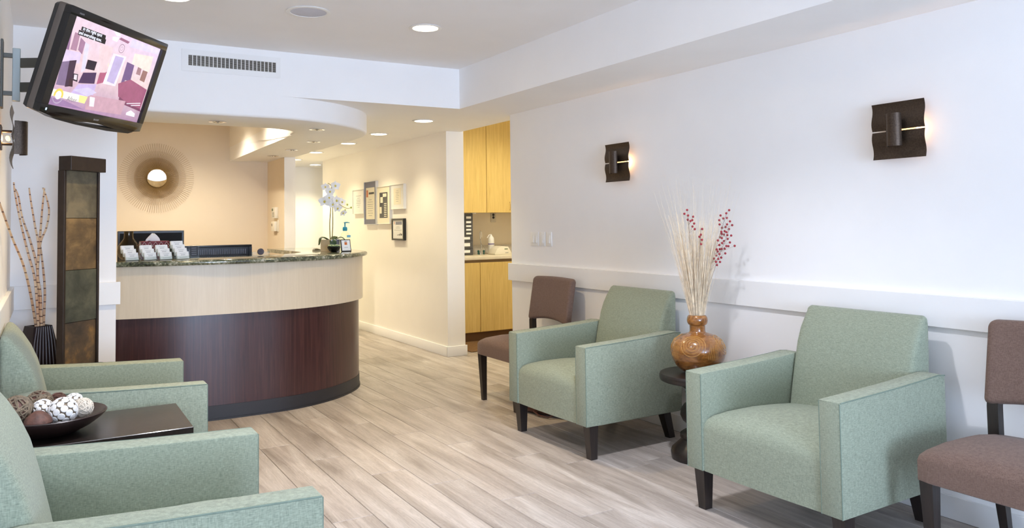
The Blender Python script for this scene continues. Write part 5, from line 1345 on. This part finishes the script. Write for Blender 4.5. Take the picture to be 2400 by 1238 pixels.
for lab, pts in CANES:
    p = spline([(x, y, z) for x, z, y in pts], 6); p = [Vector((p[0].x, p[0].y, 0.62))] + p
    n_ = len(p)
    tag(MB().tube(p, [0.0072 - 0.0034 * i / n_ for i in range(n_)], 8).build('banded_cane', CANE, None, 50), 'banded dried cane in the floor pot, ' + lab, 'dried cane', 'banded canes in the floor pot')

# ================================================================== LAB NOOK
def handle(parent, x, y, z0, z1):
    MB().tube(spline([(x, y, z0), (x, y - 0.022, z0 + 0.012), (x, y - 0.026, (z0 + z1) / 2), (x, y - 0.022, z1 - 0.012), (x, y, z1)], 4), 0.004, 8).build('handle', GOLDLINE, parent)
up = thing('wall_cabinet', 'yellow maple wall cabinet over the lab sink', 'cabinet', (0, 0, 0))
MB().box(3.80, 5.295, 8.272, 8.615, 1.490, 2.80).build('body', CAB, up)
for x0, x1, hx in ((3.805, 4.186, None), (4.192, 4.562, 4.222), (4.568, 4.938, 4.885), (4.944, 5.290, None)):
    d = MB().box(x0, x1, 8.250, 8.270, 1.487, 2.78, 0.0015, 1).build('door', CAB, up)
    if hx: handle(d, hx, 8.250, 1.520, 1.615)
lowc = thing('base_cabinet', 'yellow maple base cabinet below the lab counter', 'cabinet', (0, 0, 0))
MB().box(3.76, 5.295, 7.982, 8.615, 0.105, 0.905).build('body', CAB, lowc)
MB().box(3.76, 5.295, 8.03, 8.60, 0.0, 0.105).build('toe_kick', mat('brown_toe_kick', S(112, 78, 44), 0.7, var=0.1), lowc)
MB().box(3.76, 5.295, 7.976, 7.985, 0.905, 0.938).build('shadow_rail', mat('rail_shade_brown', S(132, 106, 70), 0.6), lowc)  # recess shade under the counter put into a darker brown strip
for x0, x1 in ((3.765, 4.303), (4.309, 4.840), (4.846, 5.290)):
    d = MB().box(x0, x1, 7.958, 7.980, 0.112, 0.905, 0.0015, 1).build('door', CAB, lowc)
    handle(d, x0 + 0.04 if x0 < 4 else x1 - 0.05, 7.958, 0.78, 0.87)
tag(MB().box(3.745, 5.298, 7.945, 8.618, 0.938, 0.978, 0.004, 2).build('lab_countertop', mat('cream_laminate', S(224, 214, 190), 0.35), None), 'cream laminate lab counter over the yellow base cabinet', 'countertop')
t = thing('backsplash', 'grey tiled backsplash behind the lab counter', 'backsplash', (0, 0, 0))
for i in range(10):
    MB().box(3.76 + i * 0.152, 3.76 + i * 0.152 + 0.150, 8.606, 8.619, 0.979, 1.085, 0.001, 1).build('tile', TILE, t)
t = thing('drawer_organizer', 'grey tower of clear parts drawers at the left of the lab counter', 'drawer organizer', (4.31, 8.40, 0.978))
MB().box(-0.11, 0.11, -0.06, 0.14, 0, 0.50, 0.003, 1).build('case', SMOKEPL, t)
rows = [(0.425, 0.480, 2), (0.372, 0.420, 2), (0.330, 0.367, 2), (0.285, 0.325, 2), (0.240, 0.280, 2), (0.175, 0.232, 1), (0.085, 0.168, 1), (0.012, 0.078, 1)]
for z0, z1, n_ in rows:
    for k in range(n_):
        x0 = -0.102 + 0.204 * k / n_; x1 = -0.102 + 0.204 * (k + 1) / n_ - 0.006
        d = MB().box(x0, x1, -0.068, -0.058, z0, z1, 0.002, 1).build('drawer', SMOKEPL, t)
        cm = (x0 + x1) / 2; w2 = (x1 - x0) * 0.34; zc = (z0 + z1) / 2; h2 = (z1 - z0) * 0.24
        MB().box(cm - w2, cm + w2, -0.0695, -0.068, zc - h2, zc + h2, 0.0005, 1).build('drawer_label', PAPER, d)
t = thing('wall_outlet', 'metal wall outlet under the lab wall cabinet', 'outlet', (4.86, 8.62, 1.430))
MB().box(-0.038, 0.038, -0.006, 0, -0.058, 0.058, 0.002, 1).build('plate', ALU, t)
for z in (-0.0, 0.034):
    MB().lathe([(0, 0), (0.016, 0), (0.016, 0.003), (0, 0.003)], 20, M=Matrix.Translation((0, -0.006, z)) @ Matrix.Rotation(pi / 2, 4, 'X')).build('socket', BLACKPL, t)
t = thing('puck_light', 'small round puck light under the lab wall cabinet', 'light', (4.46, 8.40, 1.490))
MB().lathe([(0, -0.016), (0.030, -0.016), (0.034, -0.010), (0.034, 0)], 28).build('puck_body', WHITEPL, t)
t = thing('lab_faucet', 'slender chrome lab faucet with a coiled hose', 'faucet', (4.565, 8.42, 0.978))
MB().tube(spline([(0, 0, 0), (0.01, 0, 0.08), (0.005, 0, 0.16), (-0.005, 0, 0.20), (-0.006, 0, 0.27), (-0.001, -0.01, 0.285), (0.006, -0.02, 0.26), (0.006, -0.02, 0.21)], 5), 0.004, 8).build('spout', CHROME, t)
MB().tube(spline([(0.0, 0, 0.20), (0.0, -0.01, 0.14), (0.03, -0.02, 0.10), (0.06, -0.02, 0.05), (0.05, -0.02, 0.02)], 5), 0.004, 8).build('hose', ALU, t)
MB().lathe([(0, 0), (0.018, 0), (0.014, 0.02), (0.008, 0.04), (0, 0.045)], 16).build('foot', CHROME, t)
for x in (-0.03, 0.045):
    MB().tube([(x, 0, 0), (x, 0, 0.035)], 0.010, 10).ball((x, 0, 0.04), 0.014, 10, 8).build('valve', TEALD, t)
t = thing('spray_bottle', 'white bottle with a purple band behind the lab machine', 'bottle', (4.715, 8.42, 0.978))
MB().lathe([(0, 0), (0.036, 0), (0.038, 0.006), (0.038, 0.17), (0.034, 0.20), (0.014, 0.225), (0.010, 0.235), (0.010, 0.245), (0, 0.245)], 28).build('bottle', WHITEPL, t, 50)
MB().lathe([(0.0385, 0.120), (0.0395, 0.120), (0.0395, 0.130), (0.0385, 0.130)], 28).build('band', PURPLE, t)
MB().tube([(0, 0, 0.24), (-0.03, 0, 0.235), (-0.055, 0, 0.20)], 0.006, 8).build('nozzle', WHITEPL, t)
t = thing('lab_machine', 'white sloped bench machine on the lab counter', 'lab machine', (4.735, 8.22, 0.978))
MB().prism([(-0.13, 0), (0.10, 0), (0.095, 0.03), (0.055, 0.095), (-0.04, 0.105), (-0.10, 0.07), (-0.13, 0.02)], -0.09, 0.09, 'y', bev=0.006).build('housing', CREAMPL, t)
MB().box(0.0, 0.045, -0.092, -0.089, 0.064, 0.074).build('display', LCD, t)
for i in range(4): MB().box(0.012 + i * 0.011, 0.019 + i * 0.011, -0.0915, -0.089, 0.020, 0.028).build('key', INK, t)
t = thing('floor_mat', 'brown rubber mat on the floor before the base cabinet', 'mat', (4.45, 7.68, 0))
MB().box(-0.59, 0.60, -0.33, 0.29, 0.001, 0.011, 0.004, 1).build('mat_pad', MATBROWN, t)
